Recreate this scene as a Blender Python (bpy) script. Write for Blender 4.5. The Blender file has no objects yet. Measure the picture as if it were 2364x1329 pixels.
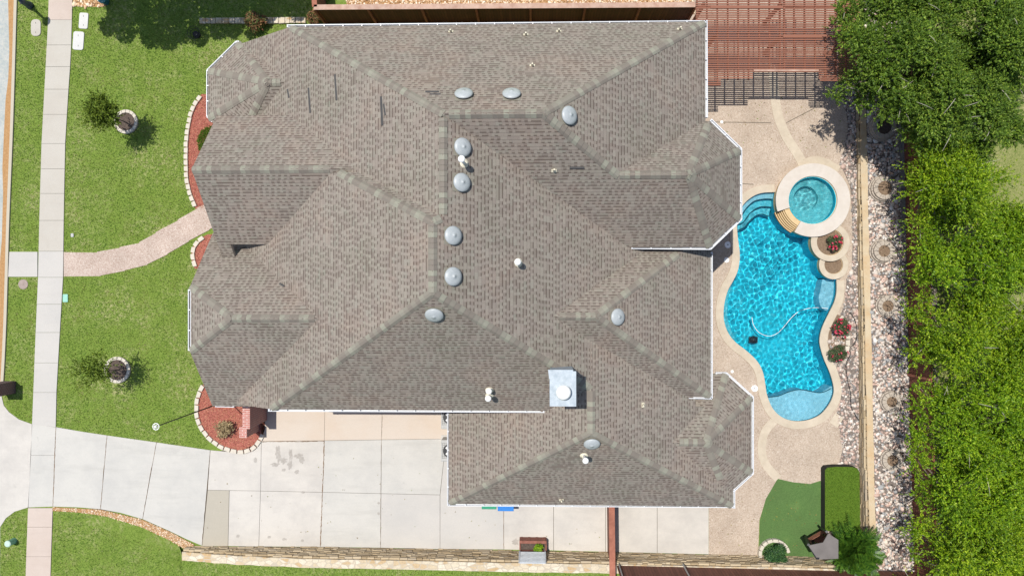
import bpy, math, random
import numpy as np
from mathutils import Vector, Matrix, Euler
from mathutils.geometry import tessellate_polygon
random.seed(7); RNG = np.random.default_rng(7)
R = math.radians
scene = bpy.context.scene
COL = scene.collection

# ---------------------------------------------------------------- camera, sky, sun, exposure
CAM_H = 34.0; FPX = 1598.0
cam = bpy.data.cameras.new("camera"); cam.sensor_width = 36.0
cam.lens = FPX / 2364.0 * 36.0; cam.clip_end = 2000
cam_o = bpy.data.objects.new("camera", cam); COL.objects.link(cam_o)
cam_o.location = (0, 0, CAM_H)
CAM_ROT = Euler((math.atan(2.5 / FPX), math.atan(50 / FPX), 0))
cam_o.rotation_euler = CAM_ROT
scene.camera = cam_o
CAM_M = CAM_ROT.to_matrix()
SUN_EL = R(73.5); SUN_DIR = Vector((-.73 * math.cos(SUN_EL), .683 * math.cos(SUN_EL), math.sin(SUN_EL))).normalized()
world = bpy.data.worlds.new("World"); scene.world = world; world.use_nodes = True
wn = world.node_tree.nodes; wl = world.node_tree.links
bg = wn["Background"]; sky = wn.new("ShaderNodeTexSky"); sky.sky_type = 'NISHITA'; sky.sun_disc = False
sky.sun_elevation = SUN_EL; sky.sun_rotation = math.atan2(SUN_DIR.x, SUN_DIR.y)
wl.new(sky.outputs[0], bg.inputs[0]); bg.inputs[1].default_value = 0.11
sun = bpy.data.lights.new("sun", 'SUN'); sun.energy = 3.9; sun.angle = R(.5); sun.cycles.is_caustics_light = True; sun.color = (1.0, .965, .91)
sun_o = bpy.data.objects.new("sun", sun); COL.objects.link(sun_o)
sun_o.rotation_euler = (-SUN_DIR).to_track_quat('-Z', 'Y').to_euler(); sun_o.location = (-20, 20, 60)
scene.view_settings.view_transform = 'Standard'; scene.view_settings.look = 'None'
scene.view_settings.exposure = 0.35; scene.view_settings.gamma = 1.0
scene.render.engine = 'CYCLES'
scene.cycles.max_bounces = 8; scene.cycles.transparent_max_bounces = 12

def W(u, v, z=0.0):
    d = CAM_M @ Vector(((u - 1182.0) / FPX, -(v - 664.5) / FPX, -1.0))
    t = (z - CAM_H) / d.z
    return Vector((d.x * t, d.y * t, z))
def XY(u, v, z=0.0):
    p = W(u, v, z); return (p.x, p.y)
def poly(pts, z=0.0): return [XY(u, v, z) for u, v in pts]

# ---------------------------------------------------------------- materials
MATS = {}
def newmat(name):
    m = bpy.data.materials.new(name); m.use_nodes = True
    MATS[name] = m
    return m, m.node_tree.nodes, m.node_tree.links, m.node_tree.nodes["Principled BSDF"]
def ramp(n, cols):
    r = n.new("ShaderNodeValToRGB"); e = r.color_ramp.elements
    while len(e) < len(cols): e.new(.5)
    for i, (p, c) in enumerate(cols):
        e[i].position = p; e[i].color = (*c, 1)
    return r
def mathn(n, l, op, a, b=None, c=None):
    m = n.new("ShaderNodeMath"); m.operation = op
    for i, x in enumerate((a, b, c)):
        if x is None: continue
        if isinstance(x, (int, float)): m.inputs[i].default_value = x
        else: l.new(x, m.inputs[i])
    return m.outputs[0]
def mixc(n, l, fac, a, b, mode='MIX'):
    m = n.new("ShaderNodeMix"); m.data_type = 'RGBA'; m.blend_type = mode
    if isinstance(fac, (int, float)): m.inputs[0].default_value = fac
    else: l.new(fac, m.inputs[0])
    for i, x in ((6, a), (7, b)):
        if isinstance(x, tuple): m.inputs[i].default_value = (*x, 1)
        else: l.new(x, m.inputs[i])
    return m.outputs[2]
def noise(n, l, vec, scale, detail=4, rough=.6):
    t = n.new("ShaderNodeTexNoise"); t.inputs["Scale"].default_value = scale
    t.inputs["Detail"].default_value = detail; t.inputs["Roughness"].default_value = rough
    l.new(vec, t.inputs["Vector"]); return t.outputs["Fac"]
def nmat(name, fine, fs, coarse=None, cs=.3, cmix=.5, rough=.85, bump=0., bs=None, spec=.3, metal=0.):
    """fine noise colour ramp x coarse mottling ramp (multiplied), optional bump"""
    m, n, l, p = newmat(name)
    tc = n.new("ShaderNodeTexCoord"); v = tc.outputs["Object"]
    f = noise(n, l, v, fs, 3, .7)
    r = ramp(n, fine); l.new(f, r.inputs[0]); out = r.outputs[0]
    if coarse:
        g = noise(n, l, v, cs, 4, .6); r2 = ramp(n, coarse); l.new(g, r2.inputs[0])
        out = mixc(n, l, cmix, out, r2.outputs[0], 'MULTIPLY')
    l.new(out, p.inputs["Base Color"]); p.inputs["Roughness"].default_value = rough
    p.inputs["Specular IOR Level"].default_value = spec; p.inputs["Metallic"].default_value = metal
    if bump:
        b = n.new("ShaderNodeBump"); b.inputs["Strength"].default_value = bump; b.inputs["Distance"].default_value = .02
        l.new(noise(n, l, v, bs or fs, 3, .7), b.inputs["Height"]); l.new(b.outputs[0], p.inputs["Normal"])
    return m
def flat(name, c, rough=.6, metal=0., spec=.4, var=.12, vs=6.):
    d = tuple(max(0, x * (1 - var)) for x in c); e = tuple(min(1, x * (1 + var)) for x in c)
    return nmat(name, [(.3, d), (.7, e)], vs, rough=rough, spec=spec, metal=metal)
def island(name, cols, rough=.8, transl=0., spec=.25, pos='LINEAR', tint=None):
    m, n, l, p = newmat(name)
    g = n.new("ShaderNodeNewGeometry"); r = ramp(n, cols); l.new(g.outputs["Random Per Island"], r.inputs[0])
    if pos == 'CONSTANT': r.color_ramp.interpolation = 'CONSTANT'
    out = r.outputs[0]
    if tint:
        tc = n.new("ShaderNodeTexCoord"); t = ramp(n, tint); l.new(noise(n, l, tc.outputs["Object"], .9, 3), t.inputs[0])
        out = mixc(n, l, 1., out, t.outputs[0], 'MULTIPLY')
    l.new(out, p.inputs["Base Color"]); p.inputs["Roughness"].default_value = rough
    p.inputs["Specular IOR Level"].default_value = spec
    if transl:
        tr = n.new("ShaderNodeBsdfTranslucent"); l.new(out, tr.inputs[0])
        mx = n.new("ShaderNodeMixShader"); mx.inputs[0].default_value = transl
        l.new(p.outputs[0], mx.inputs[1]); l.new(tr.outputs[0], mx.inputs[2])
        l.new(mx.outputs[0], n["Material Output"].inputs[0])
    return m

def shingle_mat():
    m, n, l, p = newmat("shingles")
    uv = n.new("ShaderNodeUVMap"); uv.uv_map = "UVMap"
    sp = n.new("ShaderNodeSeparateXYZ"); l.new(uv.outputs[0], sp.inputs[0])
    h = .148; w = .115
    vv = mathn(n, l, 'DIVIDE', sp.outputs[1], h); row = mathn(n, l, 'FLOOR', vv); fr = mathn(n, l, 'FRACT', vv)
    wr = n.new("ShaderNodeTexWhiteNoise"); wr.noise_dimensions = '1D'; l.new(row, wr.inputs["W"])
    uu = mathn(n, l, 'ADD', mathn(n, l, 'DIVIDE', sp.outputs[0], w), mathn(n, l, 'MULTIPLY', wr.outputs[0], 7.3))
    col = mathn(n, l, 'FLOOR', uu); fu = mathn(n, l, 'FRACT', uu)
    cb = n.new("ShaderNodeCombineXYZ"); l.new(col, cb.inputs[0]); l.new(row, cb.inputs[1])
    wn_ = n.new("ShaderNodeTexWhiteNoise"); wn_.noise_dimensions = '2D'; l.new(cb.outputs[0], wn_.inputs["Vector"])
    rnd = wn_.outputs["Value"]
    cb2 = n.new("ShaderNodeCombineXYZ"); l.new(mathn(n, l, 'FLOOR', mathn(n, l, 'MULTIPLY', uu, .5)), cb2.inputs[0]); l.new(row, cb2.inputs[1])
    wn2 = n.new("ShaderNodeTexWhiteNoise"); wn2.noise_dimensions = '2D'; l.new(cb2.outputs[0], wn2.inputs["Vector"])
    par = mathn(n, l, 'GREATER_THAN', mathn(n, l, 'FRACT', mathn(n, l, 'ADD', mathn(n, l, 'MULTIPLY', col, .5), .01)), .25)
    flip = mathn(n, l, 'LESS_THAN', rnd, .14)
    raised = mathn(n, l, 'ABSOLUTE', mathn(n, l, 'SUBTRACT', par, flip))
    r = ramp(n, [(0, (.195, .163, .136)), (.3, (.213, .180, .149)), (.6, (.227, .196, .161)), (.85, (.238, .210, .172)), (1, (.222, .203, .166))])
    l.new(wn2.outputs["Value"], r.inputs[0])
    tc = n.new("ShaderNodeTexCoord")
    patch = ramp(n, [(.32, (1.08, 1.0, .97)), (.5, (1, 1, 1)), (.68, (.90, .94, .90))]); l.new(noise(n, l, tc.outputs["Object"], .45, 6, .7), patch.inputs[0])
    c = mixc(n, l, 1., r.outputs[0], patch.outputs[0], 'MULTIPLY')
    c = mixc(n, l, mathn(n, l, 'MULTIPLY', raised, .16), c, (.40, .35, .30))
    gr = ramp(n, [(.3, (.82, .82, .82)), (.7, (1.15, 1.15, 1.15))]); l.new(noise(n, l, tc.outputs["Object"], 60, 2, .8), gr.inputs[0])
    c = mixc(n, l, 1., c, gr.outputs[0], 'MULTIPLY')
    # shadow dashes between raised tabs painted in, like the shingles' printed band, + course line
    band = mathn(n, l, 'MULTIPLY', mathn(n, l, 'LESS_THAN', fr, .30), mathn(n, l, 'SUBTRACT', 1, raised))
    line = mathn(n, l, 'LESS_THAN', fr, .10)
    dk = mathn(n, l, 'MAXIMUM', mathn(n, l, 'MULTIPLY', band, .72), mathn(n, l, 'MULTIPLY', line, .25))
    c = mixc(n, l, dk, c, (.075, .052, .042))
    l.new(c, p.inputs["Base Color"]); p.inputs["Roughness"].default_value = .93; p.inputs["Specular IOR Level"].default_value = .2
    hgt = mathn(n, l, 'ADD', mathn(n, l, 'MULTIPLY', raised, .6), mathn(n, l, 'SUBTRACT', 1, fr))
    b = n.new("ShaderNodeBump"); b.inputs["Strength"].default_value = .8; b.inputs["Distance"].default_value = .012
    l.new(hgt, b.inputs["Height"]); l.new(b.outputs[0], p.inputs["Normal"])
    return m
def brick_mat(name, c1, c2, mortar, bw=.2, bh=.075, axis='WALL'):
    m, n, l, p = newmat(name)
    tc = n.new("ShaderNodeTexCoord"); sp = n.new("ShaderNodeSeparateXYZ"); l.new(tc.outputs["Object"], sp.inputs[0])
    cb = n.new("ShaderNodeCombineXYZ")
    l.new(mathn(n, l, 'ADD', sp.outputs[0], sp.outputs[1]), cb.inputs[0])
    l.new(sp.outputs[2] if axis == 'WALL' else sp.outputs[1], cb.inputs[1])
    if axis != 'WALL': l.new(sp.outputs[0], cb.inputs[0])
    br = n.new("ShaderNodeTexBrick"); l.new(cb.outputs[0], br.inputs["Vector"])
    br.inputs["Scale"].default_value = 1; br.inputs["Brick Width"].default_value = bw; br.inputs["Row Height"].default_value = bh
    br.inputs["Mortar Size"].default_value = .009; br.inputs["Color1"].default_value = (*c1, 1); br.inputs["Color2"].default_value = (*c2, 1)
    br.inputs["Mortar"].default_value = (*mortar, 1)
    l.new(br.outputs[0], p.inputs["Base Color"]); p.inputs["Roughness"].default_value = .9
    return m
def board_mat(name, c1, c2, axis=0, bw=.14):
    """vertical fence boards: per-board tone, dark gaps, grain"""
    m, n, l, p = newmat(name)
    tc = n.new("ShaderNodeTexCoord"); sp = n.new("ShaderNodeSeparateXYZ"); l.new(tc.outputs["Object"], sp.inputs[0])
    x = mathn(n, l, 'DIVIDE', sp.outputs[axis], bw); fl = mathn(n, l, 'FLOOR', x); fr = mathn(n, l, 'FRACT', x)
    w = n.new("ShaderNodeTexWhiteNoise"); w.noise_dimensions = '1D'; l.new(fl, w.inputs["W"])
    r = ramp(n, [(0, c1), (1, c2)]); l.new(w.outputs[0], r.inputs[0])
    gap = mathn(n, l, 'LESS_THAN', fr, .07)
    mp = n.new("ShaderNodeMapping"); l.new(tc.outputs["Object"], mp.inputs[0]); mp.inputs["Scale"].default_value = (1, 1, .15)
    g = ramp(n, [(.3, (.75, .75, .75)), (.7, (1.15, 1.15, 1.15))]); l.new(noise(n, l, mp.outputs[0], 14, 4), g.inputs[0])
    c = mixc(n, l, 1., r.outputs[0], g.outputs[0], 'MULTIPLY')
    c = mixc(n, l, gap, c, (.01, .006, .005))
    l.new(c, p.inputs["Base Color"]); p.inputs["Roughness"].default_value = .8
    return m
def stone_mat(name, cols, mortar, sx, sy, sz, mort=.06, rough=.9):
    m, n, l, p = newmat(name)
    tc = n.new("ShaderNodeTexCoord"); mp = n.new("ShaderNodeMapping"); l.new(tc.outputs["Object"], mp.inputs[0])
    mp.inputs["Scale"].default_value = (sx, sy, sz)
    v = n.new("ShaderNodeTexVoronoi"); v.inputs["Scale"].default_value = 1; l.new(mp.outputs[0], v.inputs["Vector"])
    v2 = n.new("ShaderNodeTexVoronoi"); v2.feature = 'DISTANCE_TO_EDGE'; v2.inputs["Scale"].default_value = 1; l.new(mp.outputs[0], v2.inputs["Vector"])
    s = n.new("ShaderNodeSeparateColor"); l.new(v.outputs["Color"], s.inputs[0])
    r = ramp(n, cols); l.new(s.outputs[0], r.inputs[0])
    g = ramp(n, [(.3, (.85, .85, .85)), (.7, (1.12, 1.12, 1.12))]); l.new(noise(n, l, tc.outputs["Object"], 12, 4), g.inputs[0])
    c = mixc(n, l, 1., r.outputs[0], g.outputs[0], 'MULTIPLY')
    c = mixc(n, l, mathn(n, l, 'LESS_THAN', v2.outputs["Distance"], mort), c, mortar)
    l.new(c, p.inputs["Base Color"]); p.inputs["Roughness"].default_value = rough
    return m

def grass_ground(name, a, b, c, d):
    m, n, l, p = newmat(name)
    tc = n.new("ShaderNodeTexCoord"); v = tc.outputs["Object"]
    r = ramp(n, [(.28, a), (.5, b), (.72, c)]); l.new(noise(n, l, v, 16, 4, .75), r.inputs[0])
    r2 = ramp(n, [(.45, (0, 0, 0)), (.68, (1, 1, 1))]); l.new(noise(n, l, v, .55, 6, .72), r2.inputs[0])
    r3 = ramp(n, [(.45, (0, 0, 0)), (.62, (1, 1, 1))]); l.new(noise(n, l, v, 5.5, 4, .7), r3.inputs[0])
    k = mathn(n, l, 'MULTIPLY', r2.outputs[0], r3.outputs[0])
    out = mixc(n, l, mathn(n, l, 'MULTIPLY', k, .8), r.outputs[0], d)
    l.new(out, p.inputs["Base Color"]); p.inputs["Roughness"].default_value = .95; p.inputs["Specular IOR Level"].default_value = .1
    bb = n.new("ShaderNodeBump"); bb.inputs["Strength"].default_value = .9; bb.inputs["Distance"].default_value = .03
    l.new(noise(n, l, v, 22, 3, .8), bb.inputs["Height"]); l.new(bb.outputs[0], p.inputs["Normal"])
    return m
M = {}
M['shingle'] = shingle_mat()
M['cap'] = island("ridge_shingles", [(0, (.19, .165, .136)), (.3, (.215, .195, .158)), (.55, (.235, .22, .176)), (.8, (.258, .25, .196)), (1, (.22, .205, .165))], .95, pos='CONSTANT')
M['patch'] = flat("bare_felt", (.06, .058, .056), .9)
M['fascia'] = flat("fascia_paint", (.42, .38, .33), .7)
M['gutter'] = flat("gutter_white", (.60, .61, .62), .35, var=.03)
M['gutter_in'] = flat("gutter_inside", (.50, .54, .58), .5, var=.15, vs=3)
M['brick'] = brick_mat("house_brick", (.26, .075, .055), (.34, .11, .08), (.45, .40, .36))
M['brick_top'] = brick_mat("brick_coping", (.36, .12, .09), (.45, .17, .13), (.62, .55, .5), bw=.3, bh=.09, axis='TOP')
M['brick_dark'] = brick_mat("mailbox_brick", (.10, .045, .045), (.14, .055, .05), (.22, .18, .17))
M['metal'] = nmat("vent_metal", [(.3, (.33, .355, .355)), (.7, (.40, .42, .415))], 9, rough=.45, spec=.5)
M['galv'] = nmat("galvanised", [(.3, (.31, .365, .40)), (.7, (.46, .51, .54))], 5, [(.3, (.8, .8, .8)), (.7, (1, 1, 1))], 1.5, .8, rough=.5, spec=.4, metal=.1)
M['white'] = flat("white_paint", (.78, .77, .74), .5, var=.04)
M['cream'] = flat("vent_flashing", (.62, .57, .43), .6)
M['black'] = flat("black_metal", (.018, .018, .02), .5)
M['darkblue'] = flat("lamp_paint", (.03, .045, .07), .35, spec=.6)
def concrete(name, c, stain=.14, sp=(.3, .3, .29), sc=.5):
    m, n, l, p = newmat(name)
    tc = n.new("ShaderNodeTexCoord"); v = tc.outputs["Object"]
    r = ramp(n, [(.3, tuple(x * .95 for x in c)), (.7, tuple(min(1, x * 1.04) for x in c))]); l.new(noise(n, l, v, 25, 3, .7), r.inputs[0])
    big = ramp(n, [(.42, (0, 0, 0)), (.66, (1, 1, 1))]); l.new(noise(n, l, v, sc, 7, .68), big.inputs[0])
    sm = ramp(n, [(.62, (0, 0, 0)), (.74, (1, 1, 1))]); l.new(noise(n, l, v, 2.6, 5, .75), sm.inputs[0])
    c1 = mixc(n, l, mathn(n, l, 'MULTIPLY', big.outputs[0], stain * 1.6), r.outputs[0], sp)
    c2 = mixc(n, l, mathn(n, l, 'MULTIPLY', sm.outputs[0], stain), c1, tuple(x * .55 for x in c))
    mp = n.new("ShaderNodeMapping"); l.new(v, mp.inputs[0]); mp.inputs["Scale"].default_value = (.22, 1.6, 1); mp.inputs["Rotation"].default_value = (0, 0, .12)
    sk = ramp(n, [(.52, (0, 0, 0)), (.68, (1, 1, 1))]); l.new(noise(n, l, mp.outputs[0], 1.1, 6, .7), sk.inputs[0])
    c2 = mixc(n, l, mathn(n, l, 'MULTIPLY', sk.outputs[0], stain * .9), c2, tuple(x * .72 for x in c))
    l.new(c2, p.inputs["Base Color"]); p.inputs["Roughness"].default_value = .9; p.inputs["Specular IOR Level"].default_value = .25
    return m
M['conc'] = concrete("concrete_pale", (.46, .435, .395))
M['concw'] = concrete("concrete_white", (.505, .472, .42), .30, (.34, .32, .295))
M['concg'] = concrete("concrete_grey", (.475, .455, .41), .36, (.37, .36, .335))
M['concp'] = concrete("concrete_peach", (.51, .44, .365), .16, (.46, .33, .22))
M['concb'] = concrete("concrete_beige", (.38, .345, .28), .10, (.27, .25, .2))
M['concs'] = concrete("sidewalk_concrete", (.44, .41, .355), .16, (.34, .29, .23))
M['concpink'] = concrete("sidewalk_pink_concrete", (.48, .40, .34), .2, (.36, .28, .22))
M['joint'] = flat("joint_filler", (.10, .085, .06), .95)
M['street'] = nmat("street_concrete", [(.3, (.34, .36, .35)), (.7, (.48, .46, .40))], 8, [(.35, (.7, .78, .8)), (.65, (1, 1, 1))], 1.2, .7)
def gutter_pan():
    m, n, l, p = newmat("stained_gutter_pan")
    tc = n.new("ShaderNodeTexCoord"); v = tc.outputs["Object"]
    r = ramp(n, [(.3, (.30, .15, .05)), (.7, (.42, .25, .11))]); l.new(noise(n, l, v, 9, 5, .75), r.inputs[0])
    l.new(r.outputs[0], p.inputs["Base Color"]); p.inputs["Roughness"].default_value = .9
    return m
M['pan'] = gutter_pan()
M['kerb'] = concrete("kerb_concrete", (.44, .39, .30), .12)
def speckle(name, base, a, b, sc=26, coarse=None):
    m, n, l, p = newmat(name)
    tc = n.new("ShaderNodeTexCoord"); v = tc.outputs["Object"]
    vo = n.new("ShaderNodeTexVoronoi"); vo.inputs["Scale"].default_value = sc; l.new(v, vo.inputs["Vector"])
    s = n.new("ShaderNodeSeparateColor"); l.new(vo.outputs["Color"], s.inputs[0])
    r = ramp(n, [(0, a), (.35, base), (.75, base), (1, b)]); l.new(s.outputs[0], r.inputs[0])
    out = r.outputs[0]
    g = ramp(n, coarse or [(.35, (.88, .87, .86)), (.65, (1.05, 1.05, 1.05))]); l.new(noise(n, l, v, .8, 5), g.inputs[0])
    out = mixc(n, l, 1., out, g.outputs[0], 'MULTIPLY')
    l.new(out, p.inputs["Base Color"]); p.inputs["Roughness"].default_value = .9; p.inputs["Specular IOR Level"].default_value = .2
    return m
M['agg'] = speckle("exposed_aggregate", (.425, .345, .27), (.32, .25, .19), (.50, .43, .35))
M['aggpink'] = speckle("pink_aggregate", (.44, .35, .29), (.33, .24, .19), (.54, .47, .40))
M['coping'] = nmat("limestone_coping", [(.3, (.46, .39, .30)), (.7, (.53, .46, .355))], 4, [(.35, (.9, .89, .87)), (.65, (1, 1, 1))], .9, .9, rough=.8)
M['copingw'] = nmat("pale_limestone", [(.3, (.51, .46, .40)), (.7, (.56, .51, .45))], 4, [(.35, (.92, .9, .88)), (.65, (1, 1, 1))], 1.1, .9, rough=.8)
M['tan'] = nmat("tan_stone", [(.3, (.50, .36, .19)), (.7, (.60, .45, .25))], 6, rough=.8)
M['tan_dark'] = flat("stone_seam", (.16, .09, .03), .9)
M['grassg'] = grass_ground("lawn_ground", (.085, .14, .022), (.15, .22, .038), (.23, .285, .062), (.40, .36, .19))
M['grass_back'] = grass_ground("dry_backyard_ground", (.10, .13, .03), (.2, .22, .07), (.3, .28, .12), (.42, .36, .2))
M['turf'] = nmat("fine_turf", [(.3, (.055, .115, .03)), (.7, (.10, .175, .05))], 24, [(.3, (.9, .85, .9)), (.6, (1, 1, 1)), (.75, (1.5, 1.25, 1.3))], .8, .9, rough=.95, bump=.4)
M['blade'] = island("grass_blades", [(0, (.085, .16, .018)), (.4, (.145, .24, .032)), (.75, (.215, .31, .055)), (.93, (.28, .33, .09)), (1, (.42, .39, .19))], .8, transl=.25,
                    tint=[(.32, (.72, .90, .75)), (.5, (1., 1., 1.)), (.66, (1.4, 1.1, 1.5))])
M['bladeg'] = island("hedge_blades", [(0, (.05, .11, .008)), (.5, (.09, .17, .012)), (1, (.16, .23, .03))], .8, transl=.2)
M['mulch'] = island("red_mulch_chips", [(0, (.28, .07, .05)), (.4, (.42, .13, .09)), (.75, (.52, .22, .14)), (1, (.60, .36, .2))], .9)
M['mulchg'] = nmat("red_mulch_bed", [(.3, (.20, .06, .045)), (.7, (.42, .15, .11))], 14, rough=.95, bump=.5)
M['soil'] = nmat("garden_soil", [(.3, (.13, .085, .055)), (.7, (.24, .17, .11))], 12, rough=.95, bump=.5)
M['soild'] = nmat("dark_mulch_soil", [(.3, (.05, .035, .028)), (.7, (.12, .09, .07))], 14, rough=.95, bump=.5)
M['ringblock'] = nmat("ring_block", [(.3, (.34, .29, .235)), (.7, (.45, .39, .32))], 8, rough=.9)
M['block'] = nmat("edging_block", [(.3, (.48, .43, .35)), (.7, (.56, .51, .42))], 6, rough=.85)
M['rocks'] = island("river_rocks", [(0, (.30, .29, .28)), (.09, (.54, .48, .42)), (.25, (.50, .35, .28)), (.37, (.54, .48, .42)), (.48, (.32, .32, .31)), (.58, (.60, .44, .36)),
                    (.7, (.52, .46, .40)), (.8, (.34, .25, .21)), (.86, (.68, .58, .48)), (.96, (.72, .68, .62))], .75, pos='CONSTANT')
M['rocksd'] = island("weathered_rocks", [(0, (.22, .20, .185)), (.12, (.50, .43, .37)), (.3, (.40, .29, .24)), (.45, (.60, .53, .46)), (.55, (.30, .28, .26)), (.68, (.48, .35, .29)),
                     (.85, (.42, .36, .30)), (.95, (.70, .65, .58))], .8, pos='CONSTANT')
M['rockbase'] = nmat("rock_bed_base", [(.3, (.10, .08, .07)), (.7, (.24, .20, .17))], 12, rough=.95)
M['pebbles'] = island("orange_pebbles", [(0, (.40, .22, .10)), (.2, (.62, .42, .24)), (.4, (.72, .56, .38)), (.6, (.50, .30, .16)), (.8, (.75, .64, .50)), (1, (.34, .18, .09))], .8, pos='CONSTANT')
M['stonewall'] = stone_mat("stacked_stone", [(0, (.27, .19, .10)), (.5, (.40, .30, .17)), (1, (.50, .40, .25))], (.03, .02, .012), 3.2, 3.2, 11, .07)
M['stonecap'] = concrete("wall_cap_stone", (.50, .41, .28), .42, (.45, .29, .14), 1.1)
M['ledge'] = island("ledge_stones", [(0, (.28, .21, .125)), (.4, (.41, .32, .20)), (.7, (.48, .39, .26)), (1, (.35, .29, .21))], .9)
M['mortarcap'] = stone_mat("rubble_cap_stone", [(0, (.44, .30, .15)), (.4, (.50, .42, .29)), (1, (.60, .53, .41))], (.42, .36, .27), 3, 5, 1, .06)
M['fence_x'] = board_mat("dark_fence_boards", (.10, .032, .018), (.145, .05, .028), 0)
M['fence_s'] = board_mat("south_fence_boards", (.155, .055, .033), (.21, .08, .05), 0)  # lighter brown boards for the south fence
M['fence_y'] = board_mat("east_fence_boards", (.15, .05, .028), (.21, .075, .042), 1)
M['railwood'] = nmat("weathered_rail", [(.3, (.36, .22, .16)), (.7, (.50, .36, .28))], 3, [(.3, (.8, .8, .82)), (.7, (1.1, 1.08, 1.05))], .4, .8)
M['redwood'] = nmat("stained_redwood", [(.3, (.27, .105, .065)), (.7, (.37, .155, .10))], 5, [(.3, (.75, .7, .7)), (.7, (1.15, 1.1, 1.1))], .6, .9)
M['slat'] = island("pergola_slats", [(0, (.16, .058, .036)), (.5, (.22, .088, .054)), (.85, (.29, .135, .088)), (1, (.38, .27, .21))], .8)
M['plaster'] = speckle("pool_plaster", (.02, .51, .66), (.015, .44, .59), (.08, .62, .75), 9)  # water's teal depth tint is put into the plaster colours, part by part
M['spap'] = speckle("spa_plaster", (.30, .74, .80), (.22, .66, .73), (.45, .82, .86), 16)
M['stepp'] = speckle("step_plaster", (.10, .50, .60), (.07, .43, .53), (.2, .58, .68), 14)
M['shelfp'] = speckle("shelf_plaster", (.30, .55, .66), (.24, .48, .59), (.40, .63, .73), 30)
M['tile'] = flat("dark_tile_trim", (.02, .09, .12), .4)
M['hose'] = flat("white_hose", (.75, .78, .78), .5, var=.03)
M['bark'] = nmat("bark", [(.3, (.13, .10, .08)), (.7, (.24, .19, .15))], 10, rough=.95)
M['barkpale'] = flat("pale_twig", (.38, .34, .28), .9)
M['leafd'] = island("dark_leaves", [(0, (.05, .105, .012)), (.4, (.10, .19, .018)), (.8, (.18, .29, .028)), (1, (.30, .40, .05))], .55, transl=.3, spec=.35, tint=[(.3, (.7, .72, .7)), (.65, (1.2, 1.15, 1.1))])
M['leafb'] = island("bright_leaves", [(0, (.055, .14, .006)), (.35, (.145, .28, .008)), (.75, (.27, .43, .012)), (1, (.45, .58, .04))], .5, transl=.35, spec=.35, tint=[(.3, (.7, .75, .7)), (.65, (1.2, 1.15, 1.05))])
M['leafy'] = island("yellow_green_leaves", [(0, (.055, .135, .006)), (.35, (.155, .28, .008)), (.75, (.29, .43, .012)), (1, (.45, .56, .04))], .5, transl=.35, spec=.35, tint=[(.3, (.7, .75, .7)), (.65, (1.2, 1.15, 1.05))])
M['leafo'] = island("olive_leaves", [(0, (.06, .10, .01)), (.5, (.12, .18, .016)), (1, (.22, .29, .03))], .6, transl=.25)
M['leafg'] = island("shrub_leaves", [(0, (.018, .06, .02)), (.5, (.035, .10, .028)), (1, (.08, .16, .04))], .5, transl=.2)
M['leafp'] = island("frond_leaves", [(0, (.022, .07, .008)), (.5, (.052, .13, .012)), (1, (.11, .21, .02))], .45, transl=.25, spec=.4)
M['leafr'] = island("red_shrub_leaves", [(0, (.05, .10, .02)), (.4, (.12, .09, .03)), (.7, (.20, .07, .04)), (1, (.26, .16, .06))], .6, transl=.2)
M['leafrose'] = island("rose_leaves", [(0, (.03, .06, .02)), (.5, (.06, .11, .04)), (.85, (.12, .11, .06)), (1, (.2, .09, .06))], .6, transl=.2)
M['bloom'] = island("pink_blooms", [(0, (.30, .015, .03)), (.5, (.42, .03, .06)), (1, (.50, .08, .12))], .6)
M['twig'] = flat("dry_twigs", (.26, .20, .14), .95)
M['greenbox'] = flat("utility_green", (.20, .40, .30), .5)
M['greenlid'] = flat("pale_green_lid", (.24, .48, .38), .6)
M['pinklid'] = flat("manhole_cover", (.30, .235, .20), .8)
M['whitelid'] = concrete("white_box_lid", (.54, .53, .50), .06)
M['blue'] = flat("blue_plastic", (.02, .17, .50), .4)
M['green'] = flat("green_plastic", (.03, .25, .14), .4)
M['greymetal'] = flat("grey_steel", (.38, .38, .36), .5)
M['greyslat'] = flat("grey_slats", (.42, .44, .45), .5)
M['canvas'] = nmat("grey_canvas", [(.3, (.135, .12, .11)), (.7, (.17, .152, .14))], 2, rough=.9)
M['terra'] = nmat("brown_planter", [(.3, (.19, .075, .05)), (.7, (.27, .11, .08))], 7)
M['teal'] = flat("teal_plastic", (.03, .16, .17), .5)

def water_mats():
    m, n, l, p = newmat("pool_water")
    p.inputs["Base Color"].default_value = (.80, 1, 1, 1); p.inputs["Transmission Weight"].default_value = 1
    p.inputs["Roughness"].default_value = 0; p.inputs["IOR"].default_value = 1.33
    return m
M['water'] = water_mats()

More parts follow.
